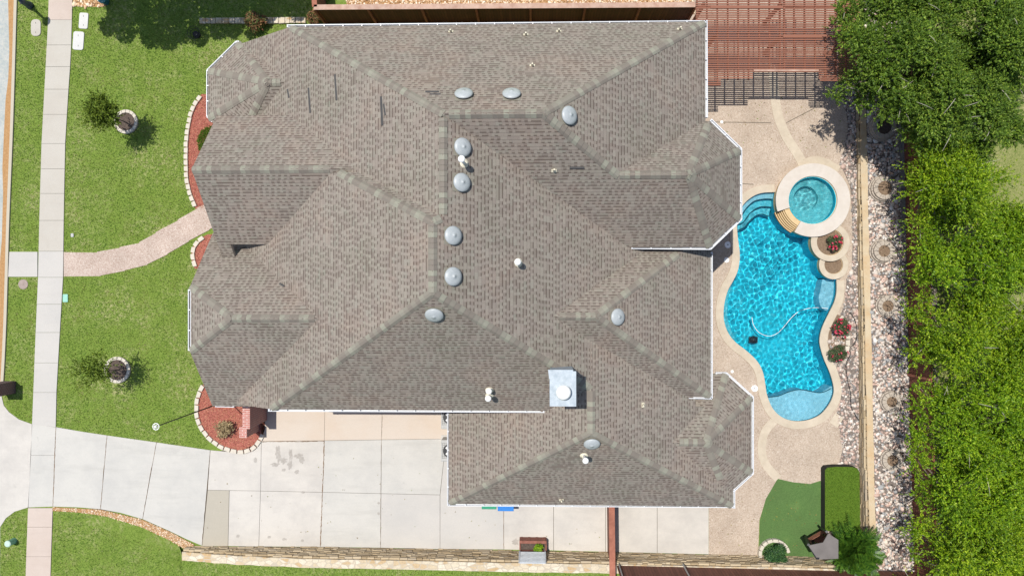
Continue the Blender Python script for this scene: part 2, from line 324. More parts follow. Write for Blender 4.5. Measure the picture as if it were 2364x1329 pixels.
# ---------------------------------------------------------------- mesh helpers
ORG = {}
def link(o, parent=None, loc=None):
    COL.objects.link(o)
    if parent is not None: o.parent = parent
    return o
def tag(o, label=None, cat=None, group=None, kind=None):
    if label: o["label"] = label
    if cat: o["category"] = cat
    if group: o["group"] = group
    if kind: o["kind"] = kind
    return o
def empty(name, loc, label, cat, group=None):
    o = bpy.data.objects.new(name, None); COL.objects.link(o); o.location = loc; o.empty_display_size = .2
    ORG[o.name] = Vector(loc); return tag(o, label, cat, group)
def mesh_obj(name, verts, faces, mat, parent=None, origin=None, smooth=False, uvs=None, mats=None, fmat=None):
    org = ORG[parent.name] if parent is not None else Vector(origin if origin is not None else (0, 0, 0))
    me = bpy.data.meshes.new(name)
    if isinstance(verts, np.ndarray):
        V = verts - np.array(org); nv = len(V); k = faces.shape[1]; nf = len(faces)
        me.vertices.add(nv); me.vertices.foreach_set("co", V.astype(np.float32).ravel())
        me.loops.add(nf * k); me.loops.foreach_set("vertex_index", faces.astype(np.int32).ravel())
        me.polygons.add(nf); me.polygons.foreach_set("loop_start", np.arange(0, nf * k, k, dtype=np.int32))
        try: me.polygons.foreach_set("loop_total", np.full(nf, k, dtype=np.int32))
        except Exception: pass
        me.update(calc_edges=True)
    else:
        me.from_pydata([Vector(v) - org for v in verts], [], faces); me.update()
    if uvs is not None:
        ul = me.uv_layers.new(name="UVMap")
        for i, uv in enumerate(uvs): ul.data[i].uv = uv
    for mm in (mats or [mat]): me.materials.append(mm)
    if fmat is not None:
        for i, x in enumerate(fmat): me.polygons[i].material_index = x
    if smooth: me.polygons.foreach_set("use_smooth", [True] * len(me.polygons))
    o = bpy.data.objects.new(name, me); COL.objects.link(o)
    if parent is not None:
        o.parent = parent; ORG[o.name] = org.copy()
        if parent.type == 'MESH' or True: o.location = (0, 0, 0)
    else: o.location = org; ORG[o.name] = org.copy()
    return o
class MB:
    def __init__(s): s.v = []; s.f = []
    def add(s, vs, fs):
        b = len(s.v); s.v += [tuple(x) for x in vs]; s.f += [tuple(i + b for i in f) for f in fs]; return s
    def box(s, c, size, rz=0., rot=None):
        hx, hy, hz = size[0] / 2, size[1] / 2, size[2] / 2
        vs = [Vector((x, y, z)) for x in (-hx, hx) for y in (-hy, hy) for z in (-hz, hz)]
        m = rot if rot is not None else Matrix.Rotation(rz, 3, 'Z')
        vs = [m @ q + Vector(c) for q in vs]
        return s.add(vs, [(0, 1, 3, 2), (4, 6, 7, 5), (0, 4, 5, 1), (2, 3, 7, 6), (0, 2, 6, 4), (1, 5, 7, 3)])
    def bar(s, a, b, w, h):
        a = Vector(a); b = Vector(b); d = (b - a); L = d.length; d.normalize()
        up = Vector((0, 0, 1)) if abs(d.z) < .95 else Vector((1, 0, 0))
        x = d.cross(up).normalized(); y = x.cross(d)
        vs = []
        for q in (a, b):
            for i, j in ((-1, -1), (1, -1), (1, 1), (-1, 1)): vs.append(q + x * i * w / 2 + y * j * h / 2)
        return s.add(vs, [(0, 1, 2, 3), (7, 6, 5, 4), (0, 4, 5, 1), (1, 5, 6, 2), (2, 6, 7, 3), (3, 7, 4, 0)])
    def prism(s, pl, z0, z1, bottom=True):
        n = len(pl)
        ar = sum(pl[i][0] * pl[(i + 1) % n][1] - pl[(i + 1) % n][0] * pl[i][1] for i in range(n))
        if ar < 0: pl = pl[::-1]
        vs = [(x, y, z0) for x, y in pl] + [(x, y, z1) for x, y in pl]
        fs = [(i, (i + 1) % n, n + (i + 1) % n, n + i) for i in range(n)]
        fs.append(tuple(range(n, 2 * n)))
        if bottom: fs.append(tuple(range(n - 1, -1, -1)))
        return s.add(vs, fs)
    def cyl(s, c, r, z0, z1, n=20, r2=None):
        r2 = r if r2 is None else r2
        vs = [(c[0] + r * math.cos(2 * math.pi * i / n), c[1] + r * math.sin(2 * math.pi * i / n), z0) for i in range(n)]
        vs += [(c[0] + r2 * math.cos(2 * math.pi * i / n), c[1] + r2 * math.sin(2 * math.pi * i / n), z1) for i in range(n)]
        fs = [(i, (i + 1) % n, n + (i + 1) % n, n + i) for i in range(n)] + [tuple(range(n, 2 * n)), tuple(range(n - 1, -1, -1))]
        return s.add(vs, fs)
    def lathe(s, c, prof, n=24, rot=None, sx=1, sy=1):
        vs = []; m = rot or Matrix.Identity(3)
        for r, z in prof:
            for i in range(n):
                a = 2 * math.pi * i / n
                vs.append(m @ Vector((r * sx * math.cos(a), r * sy * math.sin(a), z)) + Vector(c))
        fs = []
        for k in range(len(prof) - 1):
            for i in range(n):
                j = (i + 1) % n
                fs.append((k * n + i, k * n + j, (k + 1) * n + j, (k + 1) * n + i))
        fs.append(tuple(range((len(prof) - 1) * n, len(prof) * n)))
        fs.append(tuple(range(n - 1, -1, -1)))
        return s.add(vs, fs)
    def tube(s, pts, r, n=8, r2=None):
        pts = [Vector(p) for p in pts]; N = len(pts); vs = []
        for k, p in enumerate(pts):
            d = (pts[min(k + 1, N - 1)] - pts[max(k - 1, 0)]).normalized()
            up = Vector((0, 0, 1)) if abs(d.z) < .9 else Vector((1, 0, 0))
            x = d.cross(up).normalized(); y = x.cross(d)
            rr = r if r2 is None else r + (r2 - r) * k / (N - 1)
            for i in range(n):
                a = 2 * math.pi * i / n; vs.append(p + x * math.cos(a) * rr + y * math.sin(a) * rr)
        fs = [(k * n + i, k * n + (i + 1) % n, (k + 1) * n + (i + 1) % n, (k + 1) * n + i) for k in range(N - 1) for i in range(n)]
        fs += [tuple(range(n - 1, -1, -1)), tuple(range((N - 1) * n, N * n))]
        return s.add(vs, fs)
    def ring(s, c, r0, r1, z0, z1, a0=0, a1=2 * math.pi, n=64):
        full = abs(a1 - a0 - 2 * math.pi) < 1e-6
        k = n if full else n + 1; vs = []
        for i in range(k):
            a = a0 + (a1 - a0) * i / n; ca, sa = math.cos(a), math.sin(a)
            for r, z in ((r0, z0), (r1, z0), (r1, z1), (r0, z1)): vs.append((c[0] + r * ca, c[1] + r * sa, z))
        fs = []
        for i in range(n):
            j = (i + 1) % k
            for q in range(4):
                w = (q + 1) % 4
                fs.append((i * 4 + q, j * 4 + q, j * 4 + w, i * 4 + w))
        if not full: fs += [(0, 1, 2, 3), (n * 4 + 3, n * 4 + 2, n * 4 + 1, n * 4)]
        return s.add(vs, fs)
    def build(s, name, mat, parent=None, origin=None, smooth=False):
        return mesh_obj(name, s.v, s.f, mat, parent, origin, smooth)
def bevel(o, w=.01, seg=2):
    b = o.modifiers.new("bevel", 'BEVEL'); b.width = w; b.segments = seg; b.limit_method = 'ANGLE'; return o
def area2(p): return sum(p[i][0] * p[(i + 1) % len(p)][1] - p[(i + 1) % len(p)][0] * p[i][1] for i in range(len(p)))
def sheet(name, pl, z, mat, hole=None, label=None, cat=None, kind="structure", parent=None, zf=None):
    loops = [[Vector((x, y, 0)) for x, y in pl]]
    if hole: loops.append([Vector((x, y, 0)) for x, y in hole])
    allp = [q for L in loops for q in L]
    tris = tessellate_polygon(loops)
    fs = []
    for t in tris:
        a, b, c = [allp[i] for i in t]
        cr = (b - a).cross(c - a).z
        if abs(cr) < 1e-10: continue
        fs.append(tuple(t) if cr > 0 else tuple(reversed(t)))
    vs = [(q.x, q.y, zf(q.x, q.y) if zf else z) for q in allp]
    o = mesh_obj(name, vs, fs, mat, parent)
    return tag(o, label, cat, kind=kind)
def smooth_closed(pts, k=5):
    n = len(pts); out = []
    for i in range(n):
        p0, p1, p2, p3 = [pts[(i + j - 1) % n] for j in range(4)]
        for t in [q / k for q in range(k)]:
            out.append(tuple(.5 * ((2 * p1[a]) + (-p0[a] + p2[a]) * t + (2 * p0[a] - 5 * p1[a] + 4 * p2[a] - p3[a]) * t * t + (-p0[a] + 3 * p1[a] - 3 * p2[a] + p3[a]) * t ** 3) for a in (0, 1)))
    return out
def smooth_open(pts, k=5):
    P = [pts[0]] + list(pts) + [pts[-1]]; out = []
    for i in range(1, len(P) - 2):
        p0, p1, p2, p3 = P[i - 1:i + 3]
        for t in [q / k for q in range(k)]:
            out.append(tuple(.5 * ((2 * p1[a]) + (-p0[a] + p2[a]) * t + (2 * p0[a] - 5 * p1[a] + 4 * p2[a] - p3[a]) * t * t + (-p0[a] + 3 * p1[a] - 3 * p2[a] + p3[a]) * t ** 3) for a in range(len(p1))))
    out.append(tuple(pts[-1])); return out
def offset(pts, d, closed=True):
    n = len(pts); out = []
    for i in range(n):
        a = Vector(pts[(i - 1) % n] if closed or i > 0 else pts[i]); b = Vector(pts[(i + 1) % n] if closed or i < n - 1 else pts[i])
        t = (b - a).normalized(); out.append((pts[i][0] + t.y * d, pts[i][1] - t.x * d))
    return out
def disc_(c, r): return [(c[0] + r * math.cos(a * math.pi / 32), c[1] + r * math.sin(a * math.pi / 32)) for a in range(64)]
def inpoly(X, Y, pl):
    r = np.zeros(len(X), bool); n = len(pl)
    for i in range(n):
        x1, y1 = pl[i]; x2, y2 = pl[(i + 1) % n]
        if y1 == y2: continue
        c = ((Y < y1) != (Y < y2)) & (X < (x2 - x1) * (Y - y1) / (y2 - y1) + x1)
        r ^= c
    return r
def scatter(pl, dens, holes=()):
    xs = [p[0] for p in pl]; ys = [p[1] for p in pl]
    A = (max(xs) - min(xs)) * (max(ys) - min(ys)); n = int(A * dens)
    X = RNG.uniform(min(xs), max(xs), n); Y = RNG.uniform(min(ys), max(ys), n)
    k = inpoly(X, Y, pl)
    for h in holes: k &= ~inpoly(X, Y, h)
    return X[k], Y[k]
def blades(pl, dens, z, hgt=.05, wid=.02, holes=(), zf=None, tilt=.9):
    X, Y = scatter(pl, dens, holes); n = len(X)
    a = RNG.uniform(0, 2 * np.pi, n); t = RNG.uniform(.2, tilt, n); h = hgt * RNG.uniform(.6, 1.4, n); w = wid * RNG.uniform(.6, 1.4, n)
    dx, dy = np.cos(a), np.sin(a)
    Z = np.full(n, z) if zf is None else np.array([zf(x, y) for x, y in zip(X, Y)])
    p0 = np.stack([X - dy * w / 2, Y + dx * w / 2, Z], 1); p1 = np.stack([X + dy * w / 2, Y - dx * w / 2, Z], 1)
    p2 = np.stack([X + dx * h * np.sin(t) * 1.2, Y + dy * h * np.sin(t) * 1.2, Z + h * np.cos(t)], 1)
    V = np.concatenate([p0, p1, p2]); i = np.arange(n); F = np.stack([i, i + n, i + 2 * n], 1)
    return V, F
ICO = None
def rocks(X, Y, Z, smin, smax, seed=0, flatz=.6):
    """low-poly rounded stones"""
    global ICO
    if ICO is None:
        import bmesh
        b = bmesh.new(); bmesh.ops.create_icosphere(b, subdivisions=1, radius=1.0)
        ICO = (np.array([v.co[:] for v in b.verts]), np.array([[v.index for v in f.verts] for f in b.faces])); b.free()
    V0, F0 = ICO; n = len(X)
    s = RNG.uniform(smin, smax, n) * (1 + (RNG.random(n) > .93) * .7); a = RNG.uniform(0, 2 * np.pi, n)
    sx = s * RNG.uniform(.8, 1.35, n); sy = s * RNG.uniform(.6, 1., n); sz = s * flatz * RNG.uniform(.7, 1.1, n)
    J = 1 + RNG.uniform(-.13, .13, (n, len(V0)))
    x = V0[None, :, 0] * sx[:, None] * J; y = V0[None, :, 1] * sy[:, None] * J; z = V0[None, :, 2] * sz[:, None] * J
    xr = x * np.cos(a)[:, None] - y * np.sin(a)[:, None]; yr = x * np.sin(a)[:, None] + y * np.cos(a)[:, None]
    V = np.stack([xr + X[:, None], yr + Y[:, None], z + Z[:, None]], 2).reshape(-1, 3)
    F = (F0[None] + (np.arange(n) * len(V0))[:, None, None]).reshape(-1, 3)
    return V, F
def leaves(C, Rr, n, size, up=.5, shell=.55, squash=.75, asp=.55):
    """n small folded leaf quads spread through blobs C (k,3) of radii Rr (k)"""
    k = len(C); wts = Rr ** 2 / np.sum(Rr ** 2); idx = RNG.choice(k, n, p=wts)
    d = RNG.normal(size=(n, 3)); d /= np.linalg.norm(d, axis=1)[:, None]
    low = d[:, 2] < -.35; d[low, 2] *= -1
    rr = Rr[idx] * (shell + (1.08 - shell) * RNG.random(n) ** .7)
    P = C[idx] + d * rr[:, None] * np.array([1, 1, squash])
    nrm = d * .6 + RNG.normal(size=(n, 3)) * .55 + np.array([0, 0, up]); nrm /= np.linalg.norm(nrm, axis=1)[:, None]
    t = np.cross(nrm, RNG.normal(size=(n, 3))); t /= np.linalg.norm(t, axis=1)[:, None]
    b = np.cross(nrm, t); s = size * RNG.uniform(.6, 1.4, n)[:, None]
    V = np.concatenate([P - t * s, P + b * s * asp, P + t * s, P - b * s * asp]); i = np.arange(n)
    F = np.stack([i, i + n, i + 2 * n, i + 3 * n], 1)
    return V, F

def shoots(C, Rr, n, per, size, length=.7, squash=.8, up=.45, lean=(0, 0, 0), droop=.25):
    """feathery branchlets: n shoots leaving the blobs' surface, each with `per` small leaves"""
    k = len(C); idx = RNG.choice(k, n, p=Rr ** 2 / np.sum(Rr ** 2))
    d = RNG.normal(size=(n, 3)); d /= np.linalg.norm(d, axis=1)[:, None]; d[:, 2] = np.where(d[:, 2] < -.25, -d[:, 2], d[:, 2])
    P = C[idx] + d * Rr[idx][:, None] * RNG.uniform(.35, .95, n)[:, None] * np.array([1, 1, squash])
    D_ = d * .7 + RNG.normal(size=(n, 3)) * .4 + np.array([0, 0, up]) + np.array(lean); D_ /= np.linalg.norm(D_, axis=1)[:, None]
    L = length * RNG.uniform(.5, 1.3, n)
    t = RNG.uniform(.05, 1, (n, per)); Q = P[:, None] + D_[:, None] * (L[:, None] * t)[..., None]
    Q[..., 2] -= droop * (L[:, None] * t) ** 2
    side = np.cross(D_, RNG.normal(size=(n, 3))); side /= np.linalg.norm(side, axis=1)[:, None]
    ax = D_[:, None] * .7 + RNG.normal(size=(n, per, 3)) * .55; ax /= np.linalg.norm(ax, axis=2)[..., None]
    nr = RNG.normal(size=(n, per, 3)) * .6 + np.array([0, 0, .8]); b = np.cross(ax, nr); b /= np.linalg.norm(b, axis=2)[..., None]
    sz = size * RNG.uniform(.6, 1.4, (n, per))[..., None] * (1.15 - .45 * t[..., None])
    Q = Q + b * (RNG.uniform(-1, 1, (n, per, 1)) * .07 * (1.2 - t[..., None]))
    V = np.concatenate([(Q - ax * sz).reshape(-1, 3), (Q + b * sz * .42).reshape(-1, 3), (Q + ax * sz).reshape(-1, 3), (Q - b * sz * .42).reshape(-1, 3)])
    m = n * per; i = np.arange(m); return V, np.stack([i, i + m, i + 2 * m, i + 3 * m], 1)
# ---------------------------------------------------------------- roof planes and blocks
E = 5.4; Z0 = 3.44; EL = 4.05; EG = 2.8
class Pl:                        # z = a + b x + c y
    def __init__(s, a, b, c): s.a, s.b, s.c = a, b, c
    def z(s, x, y): return s.a + s.b * x + s.c * y
    def off(s, d): return Pl(s.a + d, s.b, s.c)
def px(p, q):
    A = W(*p); B = W(*q); m = (B.z - A.z) / (B.x - A.x); return Pl(A.z - m * A.x, m, 0)
def py(p, q):
    A = W(*p); B = W(*q); m = (B.z - A.z) / (B.y - A.y); return Pl(A.z - m * A.y, 0, m)
def p3(A, B, C):
    A, B, C = [Vector(q) for q in (A, B, C)]
    n = (B - A).cross(C - A); return Pl(A.z + (n.x * A.x + n.y * A.y) / n.z, -n.x / n.z, -n.y / n.z)
def mirror_y(p, yc): return Pl(p.a + 2 * p.c * yc, p.b, -p.c)
RG = 10.05
PN = py((1100, 54, E), (1140, 260, RG)); PB = px((665, 61, E), (1022, 380, RG)); PE1 = px((1633, 150, E), (1255, 262, RG))
PS = py((1550, 576, E), (1140, 262, RG)); PC = px((1022, 380, RG), (1457, 576, E))
zA = PC.z(*XY(998, 600, 10.25))
PA = px((620, 947, E), (998, 600, zA)); SA = py((900, 950, E), (998, 675, zA)); N1A = py((820, 393, 7.6), (998, 512, zA))
G1N = py((498, 263, 5.4), (600, 390, 7.6)); G1S = py((560, 569, 5.3), (600, 390, 7.6))
N3 = py((437, 660, 6.0), (600, 735, 7.1)); S3 = py((440, 812, 6.0), (600, 735, 7.1)); W3 = px((437, 735, 6.0), (535, 735, 7.1))
LE = px((1645, 750, EL), (1375, 730, 7.5)); LS = py((1600, 920, EL), (1330, 730, 7.5)); yL = XY(1330, 730, 7.5)[1]; LN = mirror_y(LS, yL)
GW = px((1032, 1060, EG), (1365, 950, 6.55)); GE = px((1365, 950, 6.55), (1697, 1150, EG)); GS = py((1400, 1169, EG), (1365, 1000, 6.55))
a2 = W(1630, 1022, 4.55)
ON = py((1665, 858, EG), (1630, 1022, 4.55)); OE = px((1739, 1000, EG), (1630, 1022, 4.55)); OS = mirror_y(ON, a2.y)
ONE = p3(W(1677, 858, EG), W(1739, 914, EG), a2); OSE = p3(W(1739, 1093, EG), W(1697, 1131, EG), a2)
zr4 = PS.z(*XY(1500, 402, 8.15)); a1 = W(1590, 402, zr4)
BN = py((1640, 276, E), (1500, 402, zr4)); BS = PS.off(-.004); BE = px((1712, 420, E), (1590, 402, zr4))
BNE = p3(W(1640, 276, E), W(1712, 345, E), a1); BSE = p3(W(1712, 507, E), W(1640, 576, E), a1)
a0 = W(618, 189, 5.3)
FN = py((548, 96, Z0), (618, 189, 5.3)); FW = px((477, 215, Z0), (618, 189, 5.3)); FS = mirror_y(FN, a0.y)
FNW = p3(W(545, 96, Z0), W(477, 163, Z0), a0); FSW = mirror_y(FNW, a0.y)
def X_(u, v, z): return XY(u, v, z)[0]
def Y_(u, v, z): return XY(u, v, z)[1]
def rect(x0, x1, y0, y1): return [(x0, y0), (x1, y0), (x1, y1), (x0, y1)]
yN = Y_(1100, 54, E); xE = X_(1633, 150, E); yS1 = Y_(1550, 576, E); xFar = X_(550, 96, Z0)
xG1 = X_(437, 390, 7.6); xR3 = X_(434, 735, 6.0); ySA = Y_(900, 950, E); xGE = X_(1697, 1150, EG); yGS = Y_(1400, 1169, EG); xGW = X_(1032, 1060, EG)
xLE = X_(1645, 750, EL); yLS = Y_(1600, 920, EL)
BLK = []
def clip(pl, f):           # keep f(x,y) >= 0 (linear f)
    out = []; n = len(pl)
    for i in range(n):
        a, b = pl[i], pl[(i + 1) % n]; fa, fb = f(*a), f(*b)
        if fa >= -1e-7: out.append(a)
        if (fa > 1e-7 and fb < -1e-7) or (fa < -1e-7 and fb > 1e-7):
            t = fa / (fa - fb); out.append((a[0] + (b[0] - a[0]) * t, a[1] + (b[1] - a[1]) * t))
    return out
def block(name, planes, foot):
    if area2(foot) < 0: foot = foot[::-1]
    out = foot; n_ = len(foot)
    for k_ in range(n_):
        a_, b_ = Vector(foot[k_]), Vector(foot[(k_ + 1) % n_]); t_ = (b_ - a_).normalized()
        out = clip(out, lambda x, y: (t_.x * (y - a_.y) - t_.y * (x - a_.x)) - .09)
    BLK.append((name, planes, out))
block("main", [PN, PB, PE1, PS], rect(xFar, xE, yS1, yN))
block("spine", [PB.off(-.004), PC.off(-.004)], rect(X_(560, 300, 4), X_(1440, 576, E), yS1 - 1.2, Y_(1022, 262, RG) - .05))
block("west", [PA, N1A, SA, PC], rect(X_(548, 936, 4), X_(1560, 800, 4), ySA, Y_(820, 393, 7.6)))
block("gable", [G1N, G1S], rect(xG1, X_(840, 393, 7.7), Y_(560, 569, 5.3), Y_(498, 263, 5.4)))
block("gable_tail", [G1S.off(-.003)], rect(xG1, X_(541, 569, 5.2), Y_(560, 569, 5.3) - .75, Y_(560, 569, 5.3) + .3))
block("clipped", [N3, S3, W3], rect(xR3, X_(760, 735, 7.1), Y_(520, 938, 3.5), Y_(487, 533, 3.95)))
block("east", [LE, LS, LN], rect(X_(1260, 730, 7.5), xLE, yLS, 2 * yL - yLS))
block("garage", [GW, GE, GS], rect(xGW, xGE, yGS, -5.0))
block("garage_back", [GW.off(-.004), GE.off(-.004)], rect(xGW, xLE - .6, -5.3, -1.5))
xo = X_(1739, 1000, EG); yo = Y_(1665, 858, EG)
block("bay_low", [ON, OE, OS, ONE, OSE], [(X_(1480, 1022, 4.5), 2 * a2.y - yo), (X_(1640, 1131, EG), 2 * a2.y - yo), XY(1697, 1131, EG), XY(1739, 1093, EG), XY(1739, 914, EG), XY(1677, 858, EG), (X_(1480, 1022, 4.5), yo)])
block("bay_high", [BN, BS, BE, BNE, BSE], [(X_(1390, 402, zr4), yS1), (XY(1640, 576, E)[0], yS1), XY(1712, 507, E), XY(1712, 345, E), XY(1640, 276, E), (X_(1390, 402, zr4), XY(1640, 276, E)[1])])
yf = Y_(548, 96, Z0)
sw1 = XY(477, 163, Z0); sw0 = XY(545, 96, Z0)
block("bay_front", [FN, FW, FS, FNW, FSW], [(X_(700, 190, 5.5), yf), (sw0[0], yf), sw1, (sw1[0], 2 * a0.y - sw1[1]), (sw0[0], 2 * a0.y - yf), (X_(700, 190, 5.5), 2 * a0.y - yf)])

def inside(x, y, foot):
    s = 1 if area2(foot) > 0 else -1; n = len(foot)
    for i in range(n):
        a, b = foot[i], foot[(i + 1) % n]
        if s * ((b[0] - a[0]) * (y - a[1]) - (b[1] - a[1]) * (x - a[0])) < -1e-6: return False
    return True
def roof_z(x, y, skip=None):
    z = -1e9
    for n_, ps, ft in BLK:
        if n_ == skip or not inside(x, y, ft): continue
        z = max(z, min(p.z(x, y) for p in ps))
    return z
def roof_plane(x, y):
    best = None; z = -1e9
    for n_, ps, ft in BLK:
        if not inside(x, y, ft): continue
        p = min(ps, key=lambda q: q.z(x, y))
        if p.z(x, y) > z: z = p.z(x, y); best = p
    return best, z
def hit(u, v, z=7.):
    for _ in range(40):
        x, y = XY(u, v, z); zz = roof_z(x, y)
        if zz < -1e8: break
        z = .5 * z + .5 * zz
    return Vector((*XY(u, v, z), z))

house = empty("house", (0, 0, 0), "large brick house under a complex brown shingle hip roof with white gutters", "house")
RV, RF, RUV = [], [], []; FA = MB(); capsegs = []
for nm, ps, ft in BLK:
    if area2(ft) < 0: ft = ft[::-1]
    for i, p in enumerate(ps):
        pl = ft
        for j, q in enumerate(ps):
            if i != j and len(pl) > 2: pl = clip(pl, lambda x, y: q.z(x, y) - p.z(x, y))
        cl = []
        for a in pl:
            if not cl or (abs(a[0] - cl[-1][0]) + abs(a[1] - cl[-1][1])) > 1e-5: cl.append(a)
        if len(cl) > 1 and abs(cl[0][0] - cl[-1][0]) + abs(cl[0][1] - cl[-1][1]) < 1e-5: cl.pop()
        pl = cl
        if len(pl) < 3: continue
        g = math.hypot(p.b, p.c) or 1e-6; ux, uy = p.b / g, p.c / g; L = math.sqrt(1 + g * g)
        b = len(RV); RV += [(x, y, p.z(x, y)) for x, y in pl]; RF.append(tuple(range(b, b + len(pl))))
        RUV += [((-uy * x + ux * y), (ux * x + uy * y) * L) for x, y in pl]
        FA.add([(x, y, p.z(x, y) - .2) for x, y in pl], [tuple(range(len(pl) - 1, -1, -1))])
        n = len(pl)
        for k in range(n):
            A, B = pl[k], pl[(k + 1) % n]
            mate = None
            for j, q in enumerate(ps):
                if j > i and abs(q.z(*A) - p.z(*A)) < 1e-4 and abs(q.z(*B) - p.z(*B)) < 1e-4: mate = q
            if mate: capsegs.append((nm, A, B, p, mate))
            shared = any(j != i and abs(q.z(*A) - p.z(*A)) < 1e-4 and abs(q.z(*B) - p.z(*B)) < 1e-4 for j, q in enumerate(ps))
            if not shared:
                FA.add([(*A, p.z(*A) - .001), (*B, p.z(*B) - .001), (*B, p.z(*B) - .2), (*A, p.z(*A) - .2)], [(0, 3, 2, 1)])
roof = mesh_obj("roof", RV, RF, M['shingle'], house, uvs=RUV)
FA.build("fascia", M['fascia'], house)
# ridge and hip caps
for nm, A, B, p, q in capsegs:
    if p.z(*A) > p.z(*B): A, B = B, A
    A = Vector(A); B = Vector(B); d = B - A
    L2 = d.length
    if L2 < .3: continue
    d.normalize(); side = Vector((-d.y, d.x))
    if p.z(*(A + side * .1)) > q.z(*(A + side * .1)): p, q = q, p      # p is on +side
    mb = MB(); st = .19; n = int(L2 / st); w = .152
    for k in range(n + 1):
        s0 = k * st; s1 = min(s0 + st * 1.25, L2)
        c = A + d * min(s0 + st / 2, L2)
        zc = min(p.z(*c), q.z(*c))
        if roof_z(c.x, c.y, nm) > zc + .03: continue
        cl_, cr_ = c + side * .28, c - side * .28
        if roof_z(cl_.x, cl_.y, nm) > p.z(*cl_) + .05 and roof_z(cl_.x, cl_.y, nm) > zc - .12 and abs(p.z(*cl_) - zc) > .06: continue
        if roof_z(cr_.x, cr_.y, nm) > q.z(*cr_) + .05 and roof_z(cr_.x, cr_.y, nm) > zc - .12 and abs(q.z(*cr_) - zc) > .06: continue
        lift0, lift1 = .045, .02
        ww = w * random.uniform(.97, 1.04)
        a0_, a1_ = A + d * s0, A + d * s1
        vs = []
        for pt, lf in ((a0_, lift0), (a1_, lift1)):
            l_, r_ = pt + side * ww, pt - side * ww
            vs += [(*l_, p.z(*l_) + lf * .6), (*(pt + side * .05), p.z(*(pt + side * .05)) + lf), (*(pt - side * .05), q.z(*(pt - side * .05)) + lf), (*r_, q.z(*r_) + lf * .6)]
        vs += [(x, y, z - .05) for x, y, z in vs[:4]]
        vs += [(x, y, z - .05) for x, y, z in vs[4:8]]
        fs = [(0, 1, 5, 4), (1, 2, 6, 5), (2, 3, 7, 6), (8, 9, 1, 0), (9, 10, 2, 1), (10, 11, 3, 2), (0, 4, 12, 8), (3, 11, 15, 7)]
        fs = [tuple(reversed(f)) for f in fs]
        mb.add(vs, fs)
    if mb.v: mb.build("ridge_cap", M['cap'], roof)
# walls
wm = MB()
for nm, ps, ft in BLK:
    if nm in ("gable_tail",): continue
    if area2(ft) < 0: ft = ft[::-1]
    ins = offset(ft, -.0)
    cx = sum(p[0] for p in ft) / len(ft); cy = sum(p[1] for p in ft) / len(ft)
    # inset by clipping
    pl = ft; n = len(ft)
    for k in range(n):
        a, b = Vector(ft[k]), Vector(ft[(k + 1) % n]); t = (b - a).normalized()
        pl = clip(pl, lambda x, y: (t.x * (y - a.y) - t.y * (x - a.x)) - .5)
    n = len(pl)
    for k in range(n):
        a, b = Vector(pl[k]), Vector(pl[(k + 1) % n]); N = max(1, int((b - a).length / .3))
        for s in range(N):
            p_, q_ = a.lerp(b, s / N), a.lerp(b, (s + 1) / N)
            zp = min(w_.z(*p_) for w_ in ps) - .21; zq = min(w_.z(*q_) for w_ in ps) - .21
            wm.add([(*p_, -.3), (*q_, -.3), (*q_, zq), (*p_, zp)], [(0, 1, 2, 3)])
wm.build("wall", M['brick'], house)
# gutters
def gutter(pts, z, out=.02, w=.11, h=.12, closed_ends=True):
    P = [Vector(XY(u, v, z)) for u, v in pts]
    c = Vector((-1., 2.)); mb = MB(); st = []
    for a, b in zip(P[:-1], P[1:]):
        d = (b - a).normalized(); nrm = Vector((d.y, -d.x))
        mid = (a + b) / 2
        if roof_z(*(mid + nrm * .5)) > roof_z(*(mid - nrm * .5)) and roof_z(*(mid + nrm * .5)) > 0 and abs(roof_z(*(mid + nrm * .35)) - z) < .6: nrm = -nrm
        a_ = a - d * .0; b_ = b + d * .0
        o0, o1 = -w + .03, .03
        def q(pt, o, zz): r = pt + nrm * o; return (r.x, r.y, zz)
        zt = z + .05
        # outer lip, back, bottom
        for (u0, u1, z0, z1) in ((o1 - .03, o1, zt - h, zt), (o0, o0 + .02, zt - h, zt - .01), (o0 + .02, o1 - .03, zt - h, zt - h + .01)):
            vs = [q(a_, u0, z0), q(a_, u1, z0), q(b_, u1, z0), q(b_, u0, z0), q(a_, u0, z1), q(a_, u1, z1), q(b_, u1, z1), q(b_, u0, z1)]
            mb.add(vs, [(0, 1, 2, 3), (7, 6, 5, 4), (0, 4, 5, 1), (1, 5, 6, 2), (2, 6, 7, 3), (3, 7, 4, 0)])
        L = (b_ - a_).length; n = max(1, round(L / .78)); s0 = .12
        for k in range(n + 1):
            c_ = a_ + d * min(L - .03, max(.03, L * k / n))
            u0, u1 = o0, o1; t = .022; st.append(MB())
            vs = [q(c_ - d * t, u0, zt - .012), q(c_ - d * t, u1, zt - .012), q(c_ + d * t, u1, zt - .012), q(c_ + d * t, u0, zt - .012)]
            vs += [(x, y, zz + .02) for x, y, zz in vs]
            st[-1].add(vs, [(3, 2, 1, 0), (4, 5, 6, 7), (0, 1, 5, 4), (1, 2, 6, 5), (2, 3, 7, 6), (3, 0, 4, 7)])
    g = mb.build("gutter", M['gutter'], house)
    for q_ in st: q_.build("gutter_strap", M['gutter'], g)
gutter([(663, 60), (1630, 50)], E); gutter([(1631, 48), (1632, 272)], E)
gutter([(1641, 276), (1711, 344), (1711, 507), (1640, 575), (1457, 573)], E)
gutter([(1643, 582), (1643, 919)], EL); gutter([(1643, 919), (1563, 917)], EL)
gutter([(1652, 860), (1677, 860), (1738, 915), (1738, 1092), (1695, 1131), (1695, 1172)], EG)
gutter([(1695, 1169), (1034, 1165)], EG); gutter([(1034, 1165), (1034, 952)], EG)
